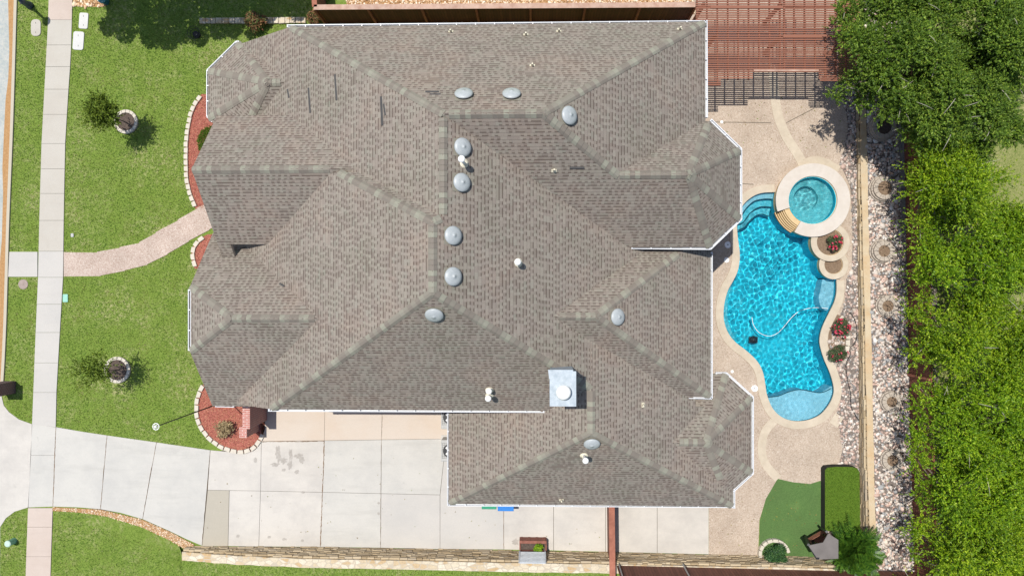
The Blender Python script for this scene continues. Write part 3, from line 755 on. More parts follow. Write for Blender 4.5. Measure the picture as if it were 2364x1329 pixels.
gutter([(620, 947), (1257, 950)], E); gutter([(498, 937), (541, 938)], S3.z(-13, Y_(520, 938, 3.5)) + .03)
gutter([(437, 668), (437, 809)], 6.0); gutter([(553, 97), (546, 97), (479, 163), (479, 270), (491, 282)], Z0)
# roof vents (domes)
for k, (u, v) in enumerate([(1071, 222), (1181, 222), (1310, 268), (1065, 341), (1063, 422), (1043, 544), (1043, 638), (1003, 722), (1422, 731), (1366, 1019)]):
    p = hit(u, v); pl, _ = roof_plane(p.x, p.y)
    nrm = Vector((-pl.b, -pl.c, 1)).normalized(); rot = nrm.to_track_quat('Z', 'Y').to_matrix()
    mb = MB().lathe(p + nrm * .02, [(.16, -.1), (.16, .07), (.325, .07), (.335, .10), (.31, .135), (.24, .175), (.13, .20), (.045, .207), (.04, .217), (.0005, .219)], 28, rot)
    vobj = mb.build("roof_vent", M['metal'], house, smooth=True)
    tag(vobj)
    MB().box(p + nrm * .012, (.62, .62, .012), rot=rot).build("flashing", M['cap'], vobj)
# flue pipes with caps
for (u, v, h) in [(1071, 377, .75), (1196, 606, .55), (1130, 899, .35), (1130, 912, .75), (1348, 1050, .85)]:
    p = hit(u, v)
    mb = MB().cyl((p.x, p.y), .055, p.z - .15, p.z + h, 14)
    pipe = mb.build("flue_pipe", M['white'], house, smooth=False)
    MB().lathe((p.x, p.y, p.z + h), [(.06, -.02), (.115, .0), (.125, .06), (.115, .11), (.05, .135), (.0005, .14)], 18).build("rain_cap", M['white'], pipe, smooth=True)
    pl, _ = roof_plane(p.x, p.y); nrm = Vector((-pl.b, -pl.c, 1)).normalized(); rot = nrm.to_track_quat('Z', 'Y').to_matrix()
    MB().lathe(p + nrm * .01, [(.17, 0), (.17, .02), (.1, .06), (.07, .13), (.0005, .135)], 16, rot).build("flashing", M['cream'], pipe)
for (u, v) in [(1041, 74), (1214, 81), (1290, 73), (1569, 68), (1229, 152), (1279, 394), (1484, 934), (1296, 1153)]:
    p = hit(u, v); pl, _ = roof_plane(p.x, p.y); nrm = Vector((-pl.b, -pl.c, 1)).normalized(); rot = nrm.to_track_quat('Z', 'Y').to_matrix()
    mb = MB().box(p + nrm * .015, (.2, .13, .02), rot=rot).lathe(p, [(.055, 0), (.045, .15), (.03, .26), (.0005, .262)], 10)
    mb.build("plumbing_vent", M['cream'], house)
# bare patches where shingles blew off
for (u0, v0, u1, v1, w) in [(774, 172, 778, 232, .10), (713, 203, 717, 261, .10), (881, 223, 884, 290, .13), (886, 240, 890, 266, .08), (664, 206, 668, 226, .09), (982, 213, 1013, 213, .09), (992, 218, 1017, 218, .06),
                           (1315, 386, 1349, 386, .10), (645, 655, 656, 661, .11)]:
    a = hit(u0, v0); b = hit(u1, v1)
    MB().bar(a + Vector((0, 0, .004)), b + Vector((0, 0, .004)), w, .02).build("bare_patch", M['patch'], roof)
# chimney
ch = hit(1299, 905); zb, zt = 5.2, 9.1
x0, x1 = X_(1269, 895, zt), X_(1330, 895, zt); y1, y0 = Y_(1299, 856, zt), Y_(1299, 937, zt)
chim = MB().box(((x0 + x1) / 2, (y0 + y1) / 2, (zb + zt) / 2), (x1 - x0 - .1, y1 - y0 - .1, zt - zb)).build("chimney", M['galv'], house)
MB().box(((x0 + x1) / 2, (y0 + y1) / 2, zt + .02), (x1 - x0, y1 - y0, .06)).build("chimney_cap", M['galv'], chim)
MB().prism([(x0 - .02, y1 - .28), (x1 - .05, y1 - .28), (x1 - .12, y1 + .05), (x0 - .06, y1 + .05)], zt - .02, zt + .058).build("chimney_flange", M['galv'], chim)
pcx, pcy = XY(1301, 906, zt + .3)
MB().lathe((pcx, pcy, zt + .05), [(.16, 0), (.16, .22), (.26, .22), (.27, .25), (.2, .31), (.1, .35), (.0005, .37)], 24).build("flue_cap", M['white'], chim, smooth=True)
# brick wing wall at the south-west corner
xa, xb = X_(561, 960, 2.1), X_(577, 960, 2.1)
ya, yb = Y_(570, 930, 2.1), Y_(570, 989, 2.1)
MB().box(((xa + xb) / 2, (ya + yb) / 2, 1.0), (xb - xa, ya - yb, 2.2)).build("wing_wall", M['brick'], house)
MB().box(((xa + xb) / 2, (ya + yb) / 2, 2.12), (xb - xa + .03, ya - yb + .02, .05)).build("wing_wall_coping", M['brick_top'], house)
xa2, xb2 = X_(553, 1000, 1.6), X_(569, 1000, 1.6); yc = Y_(570, 1009, 1.6)
MB().box(((xa2 + xb2) / 2, (yb + yc) / 2 - .01, .75), (xb2 - xa2, yb - yc, 1.6)).build("wing_wall", M['brick'], house)
MB().box(((xa2 + xb2) / 2, (yb + yc) / 2 - .01, 1.575), (xb2 - xa2 + .03, yb - yc + .02, .05)).build("wing_wall_coping", M['brick_top'], house)

# ---------------------------------------------------------------- ground, pool, paving
pool_px = [(1788, 443), (1765, 444), (1745, 449), (1727, 460), (1713, 475), (1703, 497), (1700, 520), (1702, 550), (1706, 580), (1706, 602), (1701, 627), (1690, 650), (1679, 670), (1671, 700),
           (1669, 730), (1674, 755), (1684, 775), (1698, 791), (1720, 808), (1740, 826), (1753, 843), (1761, 863), (1765, 885), (1769, 910), (1780, 938), (1796, 957), (1816, 968), (1840, 972), (1866, 969),
           (1890, 959), (1906, 944), (1919, 924), (1925, 903), (1922, 880), (1914, 855), (1903, 830), (1895, 805), (1892, 785), (1896, 762), (1905, 740), (1916, 718), (1926, 697), (1931, 675), (1931, 648)]
NP = len(pool_px)
back_px = [(1926, 630), (1920, 600), (1915, 560), (1912, 523), (1935, 497), (1943, 462), (1924, 412), (1877, 394), (1830, 412), (1810, 440)]
pool_w = smooth_closed(poly(pool_px + back_px), 4)
edge_w = pool_w[:NP * 4 - 3]
big = 90
sheet("ground", [(-big, -big), (big, -big), (big, big), (-big, big)], 0.0, M['grassg'], hole=pool_w)
patio_px = [(1560, -120), (1935, -120), (1935, 205), (1955, 265), (1957, 300), (1950, 340), (1938, 375), (1962, 430), (1966, 480), (1968, 560), (1966, 620), (1954, 645), (1950, 700), (1934, 742), (1912, 785),
            (1918, 830), (1935, 870), (1943, 905), (1938, 935), (1930, 960), (1940, 1000), (1945, 1037), (1935, 1075), (1905, 1105), (1870, 1116), (1830, 1112), (1795, 1104), (1768, 1150), (1753, 1200), (1750, 1282),
            (1636, 1282), (1636, 1078), (1560, 1078)]
rb = patio_px[2:24]
sheet("patio", poly(patio_px), .012, M['agg'], hole=pool_w)
# patio dividing bands
def band(name, pts, w, z, mat, h=.02):
    P = smooth_open([XY(*p) for p in pts], 6)
    A = offset(P, w / 2, False); B = offset(P, -w / 2, False)
    o = MB().prism(A + B[::-1], z - h, z).build(name, mat); return tag(o, kind="structure")
band("patio_band", [(1783, 150), (1792, 250), (1812, 310), (1843, 360), (1860, 395)], .45, .035, M['coping'])
band("patio_band", [(1848, 382), (1877, 371), (1905, 376), (1935, 393)], .40, .033, M['coping'])
band("patio_band", [(1795, 962), (1766, 995), (1758, 1037), (1768, 1072), (1796, 1104)], .40, .033, M['coping'])
band("patio_joint", [(1640, 282), (1780, 284)], .03, .016, M['joint'], .004); band("patio_joint", [(1815, 284), (1880, 250)], .03, .016, M['joint'], .004)
band("patio_joint", [(1712, 424), (1740, 426)], .03, .016, M['joint'], .004)
band("coping_stone", [(1921, 963), (1940, 975)], .55, .034, M['coping'])
# pool basin
D = -1.35
n = len(pool_w); ex = pool_w
mb = MB(); mb.v = [(x, y, 0.01) for x, y in ex] + [(x, y, D) for x, y in ex]
mb.f = [(i, n + i, n + (i + 1) % n, (i + 1) % n) for i in range(n)]
mb.f += []
pool = empty("swimming_pool", (*XY(1800, 700), 0), "freeform swimming pool with turquoise water, entry steps and a pale tanning shelf", "swimming pool")
mb.build("pool_wall", M['plaster'], pool)
sheet("pool_floor", ex, D, M['plaster'], kind=None, parent=pool)
cop = MB()
O = offset(edge_w, -.02, False); Q = offset(edge_w, .36, False)
if area2(pool_w) > 0: O = offset(edge_w, -.02, False); Q = offset(edge_w, .36, False)
else: O = offset(edge_w, .02, False); Q = offset(edge_w, -.36, False)
cop.prism(O + Q[::-1], -.02, .055)
bevel(cop.build("coping", M['coping'], pool), .012)
tl = MB(); T = offset(edge_w, -.008 if area2(pool_w) > 0 else .008, False); k = len(T)
tl.v = [(x, y, -.02) for x, y in T] + [(x, y, -.18) for x, y in T]; tl.f = [(i, k + i, k + i + 1, i + 1) for i in range(k - 1)]
tl.build("tile_band", M['tile'], pool)
WL = -.07
def sub(name, pts, z, mat, trim=None):
    P = smooth_open(poly(pts), 3)
    o = MB().prism(P, D, z).build(name, mat, pool)
    if trim:
        t = MB(); T_ = [(*q, z + .006) for q in smooth_open(poly(trim), 5)]
        t.tube(T_, .022, 4); t.build("trim_tile", M['tile'], o)
sub("tanning_shelf", [(1760, 918), (1773, 917), (1800, 915), (1825, 905), (1850, 900), (1875, 904), (1900, 907), (1930, 893), (1940, 960), (1880, 985), (1800, 980), (1760, 930)], -.25, M['shelfp'],
    [(1771, 918), (1800, 915), (1825, 905), (1850, 900), (1875, 904), (1900, 907), (1923, 897)])
sub("bench_or_glint_ledge", [(1905, 645), (1900, 670), (1897, 690), (1904, 712), (1925, 716), (1945, 680), (1940, 640)], -.42, M['shelfp'])
s1 = [(1790, 459), (1770, 458), (1745, 463), (1728, 477), (1717, 492), (1708, 503), (1690, 512)]
s2 = [(1786, 476), (1765, 475), (1750, 480), (1737, 490), (1727, 503), (1715, 514), (1690, 519)]
s3 = [(1784, 497), (1770, 492), (1757, 493), (1745, 501), (1735, 513), (1722, 525), (1690, 533)]
cnr = [(1680, 480), (1710, 440), (1795, 430)]
sub("pool_step", s1 + cnr, -.24, M['shelfp'], s1); sub("pool_step", s2 + cnr, -.48, M['stepp'], s2); sub("pool_step", s3 + cnr, -.74, M['stepp'], s3)
sub("bench_or_glint_ledge", [(1650, 640), (1692, 655), (1685, 690), (1684, 730), (1692, 762), (1702, 785), (1690, 800), (1650, 780)], -.45, M['stepp'])  # added ledge, its paler tone stands in for glint along the west edge
def water_grid(name, pl, z, parent, seed, step=.04, amp=.00135, lo=.10, hi=.36, nw=90, centre=None):
    xs_ = np.arange(min(p[0] for p in pl), max(p[0] for p in pl) + step, step); ys_ = np.arange(min(p[1] for p in pl), max(p[1] for p in pl) + step, step)
    XX, YY = np.meshgrid(xs_, ys_); g = np.random.default_rng(seed); Z = np.zeros_like(XX)
    for _ in range(nw):
        a = g.uniform(0, 2 * np.pi); lam = g.uniform(lo, hi) if g.random() < .75 else g.uniform(hi, hi * 2); k = 2 * np.pi / lam
        Z += amp * lam * 1.9 * np.cos(k * (XX * np.cos(a) + YY * np.sin(a)) + g.uniform(0, 6.28))
    env = .75 + .45 * np.sin(XX * 1.1 + 1.3) * np.sin(YY * .8 + .4)
    Z *= env
    V = np.stack([XX, YY, z + Z], 2).reshape(-1, 3); I = np.arange(len(V)).reshape(XX.shape)
    F = np.stack([I[:-1, :-1], I[:-1, 1:], I[1:, 1:], I[1:, :-1]], 2).reshape(-1, 4)
    c = V[F].mean(1); ok = inpoly(c[:, 0], c[:, 1], pl); F = F[ok]
    used = np.unique(F); mp = np.full(len(V), -1); mp[used] = np.arange(len(used))
    o = mesh_obj(name, V[used], mp[F], M['water'], parent, smooth=True); o.cycles.is_caustics_caster = True
    return o
ws = 1 if area2(pool_w) > 0 else -1
water_grid("water", offset(pool_w, .10 * ws), WL, pool, 3)
# cleaner hose + cleaner
hp = smooth_open([(*XY(u, v, WL), WL - .01) for u, v in [(1736, 732), (1739, 748), (1749, 764), (1764, 773), (1780, 775), (1797, 767), (1813, 750), (1828, 732), (1846, 718), (1870, 711), (1893, 710), (1912, 712)]], 5)
o = MB().tube(hp, .015, 8).build("pool_hose", M['hose']); tag(o, "thin white hose floating in an S curve on the pool water", "hose")
c = XY(1727, 781, D); cl = empty("pool_cleaner", (*c, D + .3), "small dark cleaner robot under the pool water below the white hose", "pool cleaner")
MB().lathe((c[0], c[1], -.75), [(.16, 0), (.2, .08), (.17, .18), (.06, .24), (.0005, .25)], 14).build("body", M['black'], cl)
for k in (-1, 1): MB().box((c[0] + .17 * k, c[1], -.72), (.07, .3, .16)).build("wheel", M['black'], cl)

# spa
sc = XY(1877, 462, .45); spa = empty("spa", (*sc, 0), "round raised spa with pale stone rim spilling into the pool", "spa")
Ro, Ri = 1.76, 1.15
g0, g1 = R(198), R(240)       # spill gap
mb = MB().ring(sc, Ri - .02, Ro - .06, WL - .04, .38, g1, g0 + 2 * math.pi, 72); mb.build("spa_wall", M['tan'], spa)
MB().ring(sc, Ri - .02, Ro - .055, D, WL - .04, 0, 2 * math.pi, 72).build("spa_base", M['plaster'], spa)
mb = MB().ring(sc, Ri, Ro, .38, .46, g1, g0 + 2 * math.pi, 72); bevel(mb.build("spa_rim", M['copingw'], spa), .012)
mb = MB()
ks = MB()
edges = [(Ri - .01, Ri + .26, .345)] + [(Ri + .26 + .07 * k, Ri + .33 + .07 * k, .30 - .075 * k) for k in range(5)]
for k, (ra, rb_, z) in enumerate(edges):
    mb.ring(sc, ra, rb_ - .02, WL - .035, z, g0, g1, 14)
    ks.ring(sc, rb_ - .02, rb_, WL - .035, z - .03, g0, g1, 14)
mb.build("spillway_step", M['tan'], spa); ks.build("spillway_seam", M['tan_dark'], spa)
MB().ring(sc, Ri - .04, Ri - .021, -.6, .36, 0, 2 * math.pi, 64).build("spa_lining", M['plaster'], spa)
c2 = (sc[0] - .18, sc[1] + .14)
MB().ring(sc, .0, Ri - .03, -.62, -.55, 0, 2 * math.pi, 48).build("spa_floor", M['spap'], spa)
st = MB(); N = 48; st.v = []
for i in range(N):
    a = 2 * math.pi * i / N
    st.v += [(c2[0] + .58 * math.cos(a), c2[1] + .58 * math.sin(a), -.10), (sc[0] + (Ri - .03) * math.cos(a), sc[1] + (Ri - .03) * math.sin(a), -.10), (c2[0] + .58 * math.cos(a), c2[1] + .58 * math.sin(a), -.56)]
for i in range(N):
    j = (i + 1) % N; st.f += [(3 * i, 3 * i + 1, 3 * j + 1, 3 * j), (3 * i + 2, 3 * i, 3 * j, 3 * j + 2)]
st.build("spa_bench", M['spap'], spa)
water_grid("spa_water", disc_(sc, Ri + .01), .30, spa, 9, .03, .0020, .10, .4, 50)

# raised pool planters
def pool_planter(cpx, r0, r1, z, lab):
    c = XY(*cpx, z); t = empty("pool_planter", (*c, 0), lab, "planter")
    MB().ring(c, r1 * .97, r0 - .03, WL - .04, z - .07).build("planter_wall", M['tan'], t)
    MB().cyl(c, r0 - .025, D, WL - .045, 40).build("planter_base", M['plaster'], t)
    bevel(MB().ring(c, r1, r0, z - .07, z).build("planter_rim", M['coping'], t), .01)
    MB().cyl(c, r1 - .005, WL - .03, z - .09, 32).build("planter_soil", M['soil'], t)
    return c
pc1 = pool_planter((1917, 559), .92, .63, .34, "round stone-rimmed planter touching the spa, with a pink rose bush")
pc2 = pool_planter((1925, 611), .70, .44, .24, "smaller round stone-rimmed planter with bare soil at the pool edge")
for c_, a_ in ((pc1, 2.9), (pc2, 3.1)):
    pass

# ------------------------------------------------ driveway, walks, street
def slabs(name, polys, z1, z0=.0, gap=.012):
    groups = {}
    for mk, pts in polys: groups.setdefault(mk, []).append(poly(pts))
    mb = MB(); fm = []; keys = list(groups)
    for gi, kx in enumerate(keys):
        for p in groups[kx]:
            if area2(p) < 0: p = p[::-1]
            q = p; n_ = len(p)
            # shrink each slab by half a joint
            q = offset(p, -gap)
            b = len(mb.f); mb.prism(q, z0, z1); fm += [gi] * (len(mb.f) - b)
    o = mesh_obj(name, mb.v, mb.f, None, mats=[M[k_] for k_ in keys], fmat=fm); return tag(o, kind="structure")
drive = [('concw', [(-80, 850), (-2, 872), (3, 905), (10, 935), (22, 950), (45, 967), (75, 978), (73, 1050), (66, 1170), (35, 1180), (15, 1195), (0, 1218), (-80, 1250)]),
         ('concg', [(75, 978), (130, 985), (127, 1050), (71, 1050)]), ('concg', [(71, 1050), (127, 1050), (123, 1168), (66, 1170)]),
         ('concg', [(130, 985), (190, 995), (248, 1004), (233, 1174), (180, 1170), (123, 1168)]), ('concg', [(248, 1004), (362, 1020), (330, 1197), (280, 1183), (233, 1174)]),
         ('concg', [(362, 1020), (486, 1038), (467, 1258), (430, 1243), (395, 1226), (330, 1197)]),
         ('concw', [(486, 1038), (545, 1043), (604, 1018), (602, 1132), (480, 1130)]), ('concb', [(480, 1130), (530, 1131), (527, 1259), (467, 1259)]), ('concw', [(530, 1131), (602, 1132), (598, 1260), (527, 1259)]),
         ('concw', [(604, 1018), (749, 1016), (745, 1135), (602, 1132)]), ('concw', [(602, 1132), (745, 1135), (740, 1261), (598, 1260)]),
         ('concg', [(749, 1016), (881, 1014), (880, 1138), (745, 1135)]), ('concg', [(745, 1135), (880, 1138), (879, 1263), (740, 1261)]),
         ('concg', [(881, 1014), (1030, 1012), (1016, 1141), (880, 1138)]), ('conc', [(880, 1138), (1016, 1141), (1016, 1266), (879, 1263)]),
         ('conc', [(1030, 1012), (1190, 1012), (1163, 1150), (1163, 1267), (1016, 1266), (1016, 1141)]), ('concw', [(1190, 1012), (1278, 1012), (1278, 1269), (1163, 1267), (1163, 1150)]), ('concw', [(1278, 1012), (1398, 1012), (1398, 1272), (1278, 1269)]),
         ('concw', [(1398, 1012), (1517, 1012), (1517, 1275), (1398, 1272)]), ('concw', [(1517, 1012), (1636, 1012), (1636, 1278), (1517, 1275)]),
         ('concp', [(600, 915), (751, 915), (749, 1016), (604, 1018)]), ('concp', [(751, 915), (883, 915), (881, 1014), (749, 1016)]), ('concp', [(883, 915), (1060, 915), (1060, 1012), (881, 1014)])]
slabs("driveway", drive, .03)
tag(mesh_obj("driveway_base", [(*p, .008) for p in poly([(-80, 900), (70, 985), (486, 1045), (604, 1020), (604, 930), (1100, 930), (1634, 1020), (1634, 1276), (1016, 1264), (469, 1256), (330, 1190), (123, 1160), (-80, 1200)])], [tuple(range(13))], M['joint']), kind="structure")
def lerp_edge(tab, v):
    for (u0, v0), (u1, v1) in zip(tab[:-1], tab[1:]):
        if v <= v1 or (u1, v1) == tab[-1]: return u0 + (u1 - u0) * (v - v0) / (v1 - v0)
SL = [(115, -60), (112, 50), (109, 110), (104, 200), (97, 330), (92, 500), (89, 640), (82, 800), (76, 960), (66, 1170), (60, 1329), (58, 1400)]
SR = [(170, -60), (167, 60), (165, 130), (160, 200), (152, 330), (149, 480), (147, 640), (140, 760), (132, 900), (130, 985), (123, 1170), (118, 1329), (116, 1400)]
jv = [-60, 47, 105, 155, 207, 265, 332, 390, 447, 509, 580, 640, 702, 767, 837, 905, 979]
sw = []
for a, b in zip(jv[:-1], jv[1:]):
    mk = 'concpink' if b <= 47 else ('concs' if b < 600 else 'conc')
    sw.append((mk, [(lerp_edge(SL, a), a), (lerp_edge(SR, a), a), (lerp_edge(SR, b), b + (6 if b == 979 else 0)), (lerp_edge(SL, b), b)]))
for a, b in ((1171, 1215), (1215, 1283), (1283, 1400)):
    sw.append(('concpink', [(lerp_edge(SL, a), a), (lerp_edge(SR, a), a), (lerp_edge(SR, b), b), (lerp_edge(SL, b), b)]))
sw.append(('conc', [(23, 581), (88, 581), (88, 639), (20, 639)]))
slabs("sidewalk", sw, .045, gap=.01)
# aggregate front path in overlapping segments
pt = [(148, 582), (225, 581), (277, 570), (322, 559), (360, 536), (411, 507), (455, 480), (500, 458)]
pb = [(148, 640), (232, 638), (288, 626), (340, 612), (387, 588), (436, 558), (483, 532), (520, 512)]
mbp = MB()
for i in range(7):
    q_ = poly([pt[i], (pt[i + 1][0] + 1, pt[i + 1][1] + 2), (pb[i + 1][0] + 1, pb[i + 1][1] - 1), (pb[i][0], pb[i][1] - 2)])
    mbp.prism(q_, 0, .030 + .002 * i)
tag(mbp.build("front_path", M['aggpink']), kind="structure")
# street, gutter pan, kerb
KR = [(43, -80), (41, 0), (36, 180), (31, 330), (24, 500), (20, 640), (17, 740), (13, 830), (10, 880)]
kr = smooth_open([XY(*p) for p in KR], 3)
def stripx(w0, w1): return offset(kr, -w0, False) + offset(kr, -w1, False)[::-1]
d0 = Vector(XY(43, -80)) - Vector(XY(20, -80))
sg = 1
o = MB().prism([(x, y) for x, y in kr] + [(x - .15, y) for x, y in kr][::-1], -.1, .075).build("kerb", M['kerb']); tag(o, kind="structure")
pw = [.36 - .02 * i / len(kr) for i in range(len(kr))]
rr = random.Random(3); wob = [.30 + .07 * math.sin(i * .9) + rr.uniform(-.03, .03) for i in range(len(kr))]
o = MB().prism([(x - .15, y) for x, y in kr] + [(x - .15 - w_, y) for (x, y), w_ in zip(kr, wob)][::-1], -.1, .012).build("gutter_pan", M['pan']); tag(o, kind="structure")
sheet("street", [(x - .14, y) for x, y in kr] + [(kr[-1][0] - .3, -25), (-60, -25), (-60, 30)], .008, M['street'])

# ------------------------------------------------ raised beds / retaining walls
def zt_e(y):   # top of the east wall by world y
    y_a, y_b = Y_(1990, 330, .3), Y_(2000, 1225, .7)
    t = (y_a - y) / (y_a - y_b); return max(.16, .22 + t * .5)
wl = [(1976, 150), (1978, 290), (1979, 450), (1981, 600), (1983, 800), (1984, 950), (1985, 1100), (1988, 1235)]
WF = smooth_open([XY(*p) for p in wl], 4)
ew = empty("retaining_wall", (WF[0][0], WF[0][1], 0), "long low tan stone retaining wall between the pool yard and the upper rock bed", "retaining wall")
body = MB(); capm = MB(); T = .36
nW = len(WF)
vs = []
for x, y in WF:
    z = zt_e(y); vs += [(x, y, -.1), (x + .03, y, z), (x + T, y, z), (x + T, y, -.1)]
body.add(vs, [(4 * i + a, 4 * i + 4 + a, 4 * i + 4 + (a + 1) % 4, 4 * i + (a + 1) % 4) for i in range(nW - 1) for a in range(4)] + [(3, 2, 1, 0), (4 * nW - 4, 4 * nW - 3, 4 * nW - 2, 4 * nW - 1)])
body.build("wall_body", M['stonewall'], ew)
vs = []
for i, (x, y) in enumerate(WF):
    z = zt_e(y); j = .012 * math.sin(i * 5.1); vs += [(x + .05 + j, y, z + .002), (x + .05 + j, y, z + .05), (x + T - .01 - j, y, z + .05), (x + T - .01 - j, y, z + .002)]
capm.add(vs, [(4 * i + a, 4 * i + 4 + a, 4 * i + 4 + (a + 1) % 4, 4 * i + (a + 1) % 4) for i in range(nW - 1) for a in range(4)] + [(3, 2, 1, 0), (4 * nW - 4, 4 * nW - 3, 4 * nW - 2, 4 * nW - 1)])
capm.build("wall_cap", M['stonecap'], ew)
# individual ledge stones showing in the wall face
ls = MB(); rr = random.Random(11)
y = WF[0][1]
def wx(y):
    for (x0_, y0_), (x1_, y1_) in zip(WF[:-1], WF[1:]):
        if y1_ <= y <= y0_: return x0_ + (x1_ - x0_) * (y - y0_) / (y1_ - y0_)
    return WF[-1][0]
for c_ in range(9):
    y = WF[0][1]; z = -.03 + c_ * .085
    while y > WF[-1][1] + .3:
        L = rr.uniform(.25, .6)
        if z + .07 < zt_e(y): ls.box((wx(y - L / 2) + .02 - rr.uniform(.0, .035), y - L / 2, z + .04), (.09, L - .015, .078))
        y -= L
ls.build("ledge_stone", M['ledge'], ew)
up_px = [(1996, -120), (2700, -120), (2700, 1500), (2026, 1500), (2020, 1320), (2010, 1235)]
UPP = [(x + T - .01, y) for x, y in WF][::1]
fx = 34
grid_y = np.linspace(WF[0][1] + 6, WF[-1][1] - 8, 40)
vs = []; 
for y in grid_y:
    xl = wx(min(max(y, WF[-1][1]), WF[0][1])) + T - .02
    for x in (xl, 19.2, fx): vs.append((x, y, zt_e(y) - .01 + (0 if x < 20 else 0)))
fs = [(3 * i + a, 3 * i + 3 + a, 3 * i + 4 + a, 3 * i + 1 + a) for i in range(39) for a in range(2)]
o = mesh_obj("upper_ground", vs, [f for f in fs], None, mats=[M['rockbase'], M['grass_back']], fmat=[a for i in range(39) for a in range(2)]); tag(o, kind="structure")
# rocks
low = poly([(1935, 195)] + rb + [(1905, 1110), (1905, 1232), (1988, 1235), (1984, 950), (1981, 600), (1979, 450), (1977, 190)])
sheet("rock_bed", low, .006, M['rockbase'])
ring_c = [XY(u, v, .5) for u, v in [(2040, 293), (2040, 435), (2036, 580), (2046, 706), (2052, 925), (2052, 1058)]]
def not_in_ring(X, Y, r=.60):
    k = np.ones(len(X), bool)
    for cx, cy in ring_c: k &= (X - cx) ** 2 + (Y - cy) ** 2 > r * r
    return k
X, Y = scatter(low, 135); V, F = rocks(X, Y, np.full(len(X), .02), .035, .085)
tag(mesh_obj("river_rock", V, F, M['rocksd']), "greyish pink river rocks covering the low bed between pool and stone wall", "rocks", kind="stuff")
def fenx(v): return 2078 + (v - 270) * (2112 - 2078) / 1059.
upb = [(wx(min(max(y, WF[-1][1]), WF[0][1])) + T, y) for y in grid_y] + [(X_(fenx(v), v, .6) + .05, Y_(fenx(v), v, .6)) for v in (1500, 1329, 900, 600, 270, 0)]
X, Y = scatter(upb, 125); k = not_in_ring(X, Y, .3); X, Y = X[k], Y[k]
V, F = rocks(X, Y, np.array([zt_e(y) + .01 for y in Y]), .04, .095)
tag(mesh_obj("river_rock", V, F, M['rocks']), "bright mixed river rocks filling the upper bed along the east fence", "rocks", kind="stuff")

# south retaining wall and raised lawn
def zs(x):
    xa_, xb_, xc_ = X_(425, 1262, .2), X_(560, 1262, .6), X_(720, 1262, 1.2)
    return float(np.interp(x, [xa_ - 5.5, xa_, xb_, xc_, xc_ + 12, 22], [0, .45, 1.0, 1.3, 1.3, 1.0]))
sf = [(432, 1262), (470, 1262), (600, 1262), (800, 1264), (1016, 1268), (1200, 1272), (1400, 1275), (1636, 1281), (1800, 1284), (2000, 1292)]
SFw = smooth_open([XY(*p) for p in sf], 5)
sw_ = empty("retaining_wall", (SFw[0][0], SFw[0][1], 0), "tan rubble stone retaining wall along the south edge of the driveway", "retaining wall")
T2 = .44; vs = []; cv = []
for i, (x, y) in enumerate(SFw):
    z = zs(x); j = .015 * math.sin(i * 3.3)
    vs += [(x, y, -.1), (x, y - .05, z), (x, y - T2, z), (x, y - T2, -.1)]
    cv += [(x, y - .045 + j, z + .003), (x, y - .045 + j, z + .05), (x, y - T2 - .02 + j, z + .05), (x, y - T2 - .02 + j, z + .003)]
nS = len(SFw); q4 = [(4 * i + (a + 1) % 4, 4 * i + 4 + (a + 1) % 4, 4 * i + 4 + a, 4 * i + a) for i in range(nS - 1) for a in range(4)] + [(0, 1, 2, 3), (4 * nS - 1, 4 * nS - 2, 4 * nS - 3, 4 * nS - 4)]
MB().add(vs, q4).build("wall_body", M['stonewall'], sw_); MB().add(cv, q4).build("wall_cap", M['mortarcap'], sw_)
ls = MB(); rr = random.Random(5)
def sy(x): return float(np.interp(x, [p[0] for p in SFw], [p[1] for p in SFw]))
for c_ in range(13):
    x = SFw[0][0]; z = -.02 + c_ * .105
    while x < SFw[-1][0] - .4:
        L = rr.uniform(.2, .55)
        if z + .1 < zs(x): ls.box((x + L / 2, sy(x + L / 2) - .025 - .02 * c_ / 13 + rr.uniform(0, .05), z + .05), (L - .02, .10, .088))
        x += L
ls.build("ledge_stone", M['ledge'], sw_)
xs = np.linspace(X_(123, 1250, 0) - .0, 16.6, 90)
vs = []
lowe = [(123, 1180), (180, 1182), (250, 1190), (330, 1215), (395, 1245), (432, 1268)]
lex = [XY(*p)[0] for p in lowe]; ley = [XY(*p)[1] for p in lowe]
for x in xs:
    yt = float(np.interp(x, lex, ley)) if x < lex[-1] else sy(x) - T2 + .03
    z = zs(x); zt_ = z if x >= lex[-1] else .02
    for k_, y in enumerate((yt, yt - .8, -22.)): vs.append((x, y, zt_ if k_ == 0 else max(z, .02)))
fs = [(3 * i + a, 3 * i + 1 + a, 3 * i + 4 + a, 3 * i + 3 + a) for i in range(89) for a in range(2)]
tag(mesh_obj("south_lawn", vs, fs, M['grassg']), kind="structure")
# ------------------------------------------------ lawns with real blades
def zsouth(x, y):
    yt = float(np.interp(x, lex, ley)) if x < lex[-1] else 99
    z = zs(x)
    if x < lex[-1]: z = z * min(1, max(0, (yt - y) / .8))
    return max(z, .02)
mulch1 = [(466, 218), (448, 243), (438, 272), (431, 310), (429, 345), (428, 380), (430, 415), (437, 447), (452, 482), (520, 475), (520, 218)]
mulch2 = [(480, 541), (466, 548), (450, 562), (443, 578), (443, 600), (450, 620), (500, 620), (500, 541)]
mulch3 = [(472, 884), (458, 910), (453, 945), (459, 978), (478, 1008), (505, 1030), (535, 1043), (562, 1046), (588, 1038), (603, 1018), (612, 990), (612, 900), (500, 880)]
front = [(168, 18), (166, 130), (160, 200), (152, 330), (149, 480), (148, 582), (225, 581), (277, 570), (322, 559), (360, 536), (411, 507), (455, 480), (520, 475), (620, 400), (620, 100), (760, 100), (760, -80), (260, -80), (250, 18)]
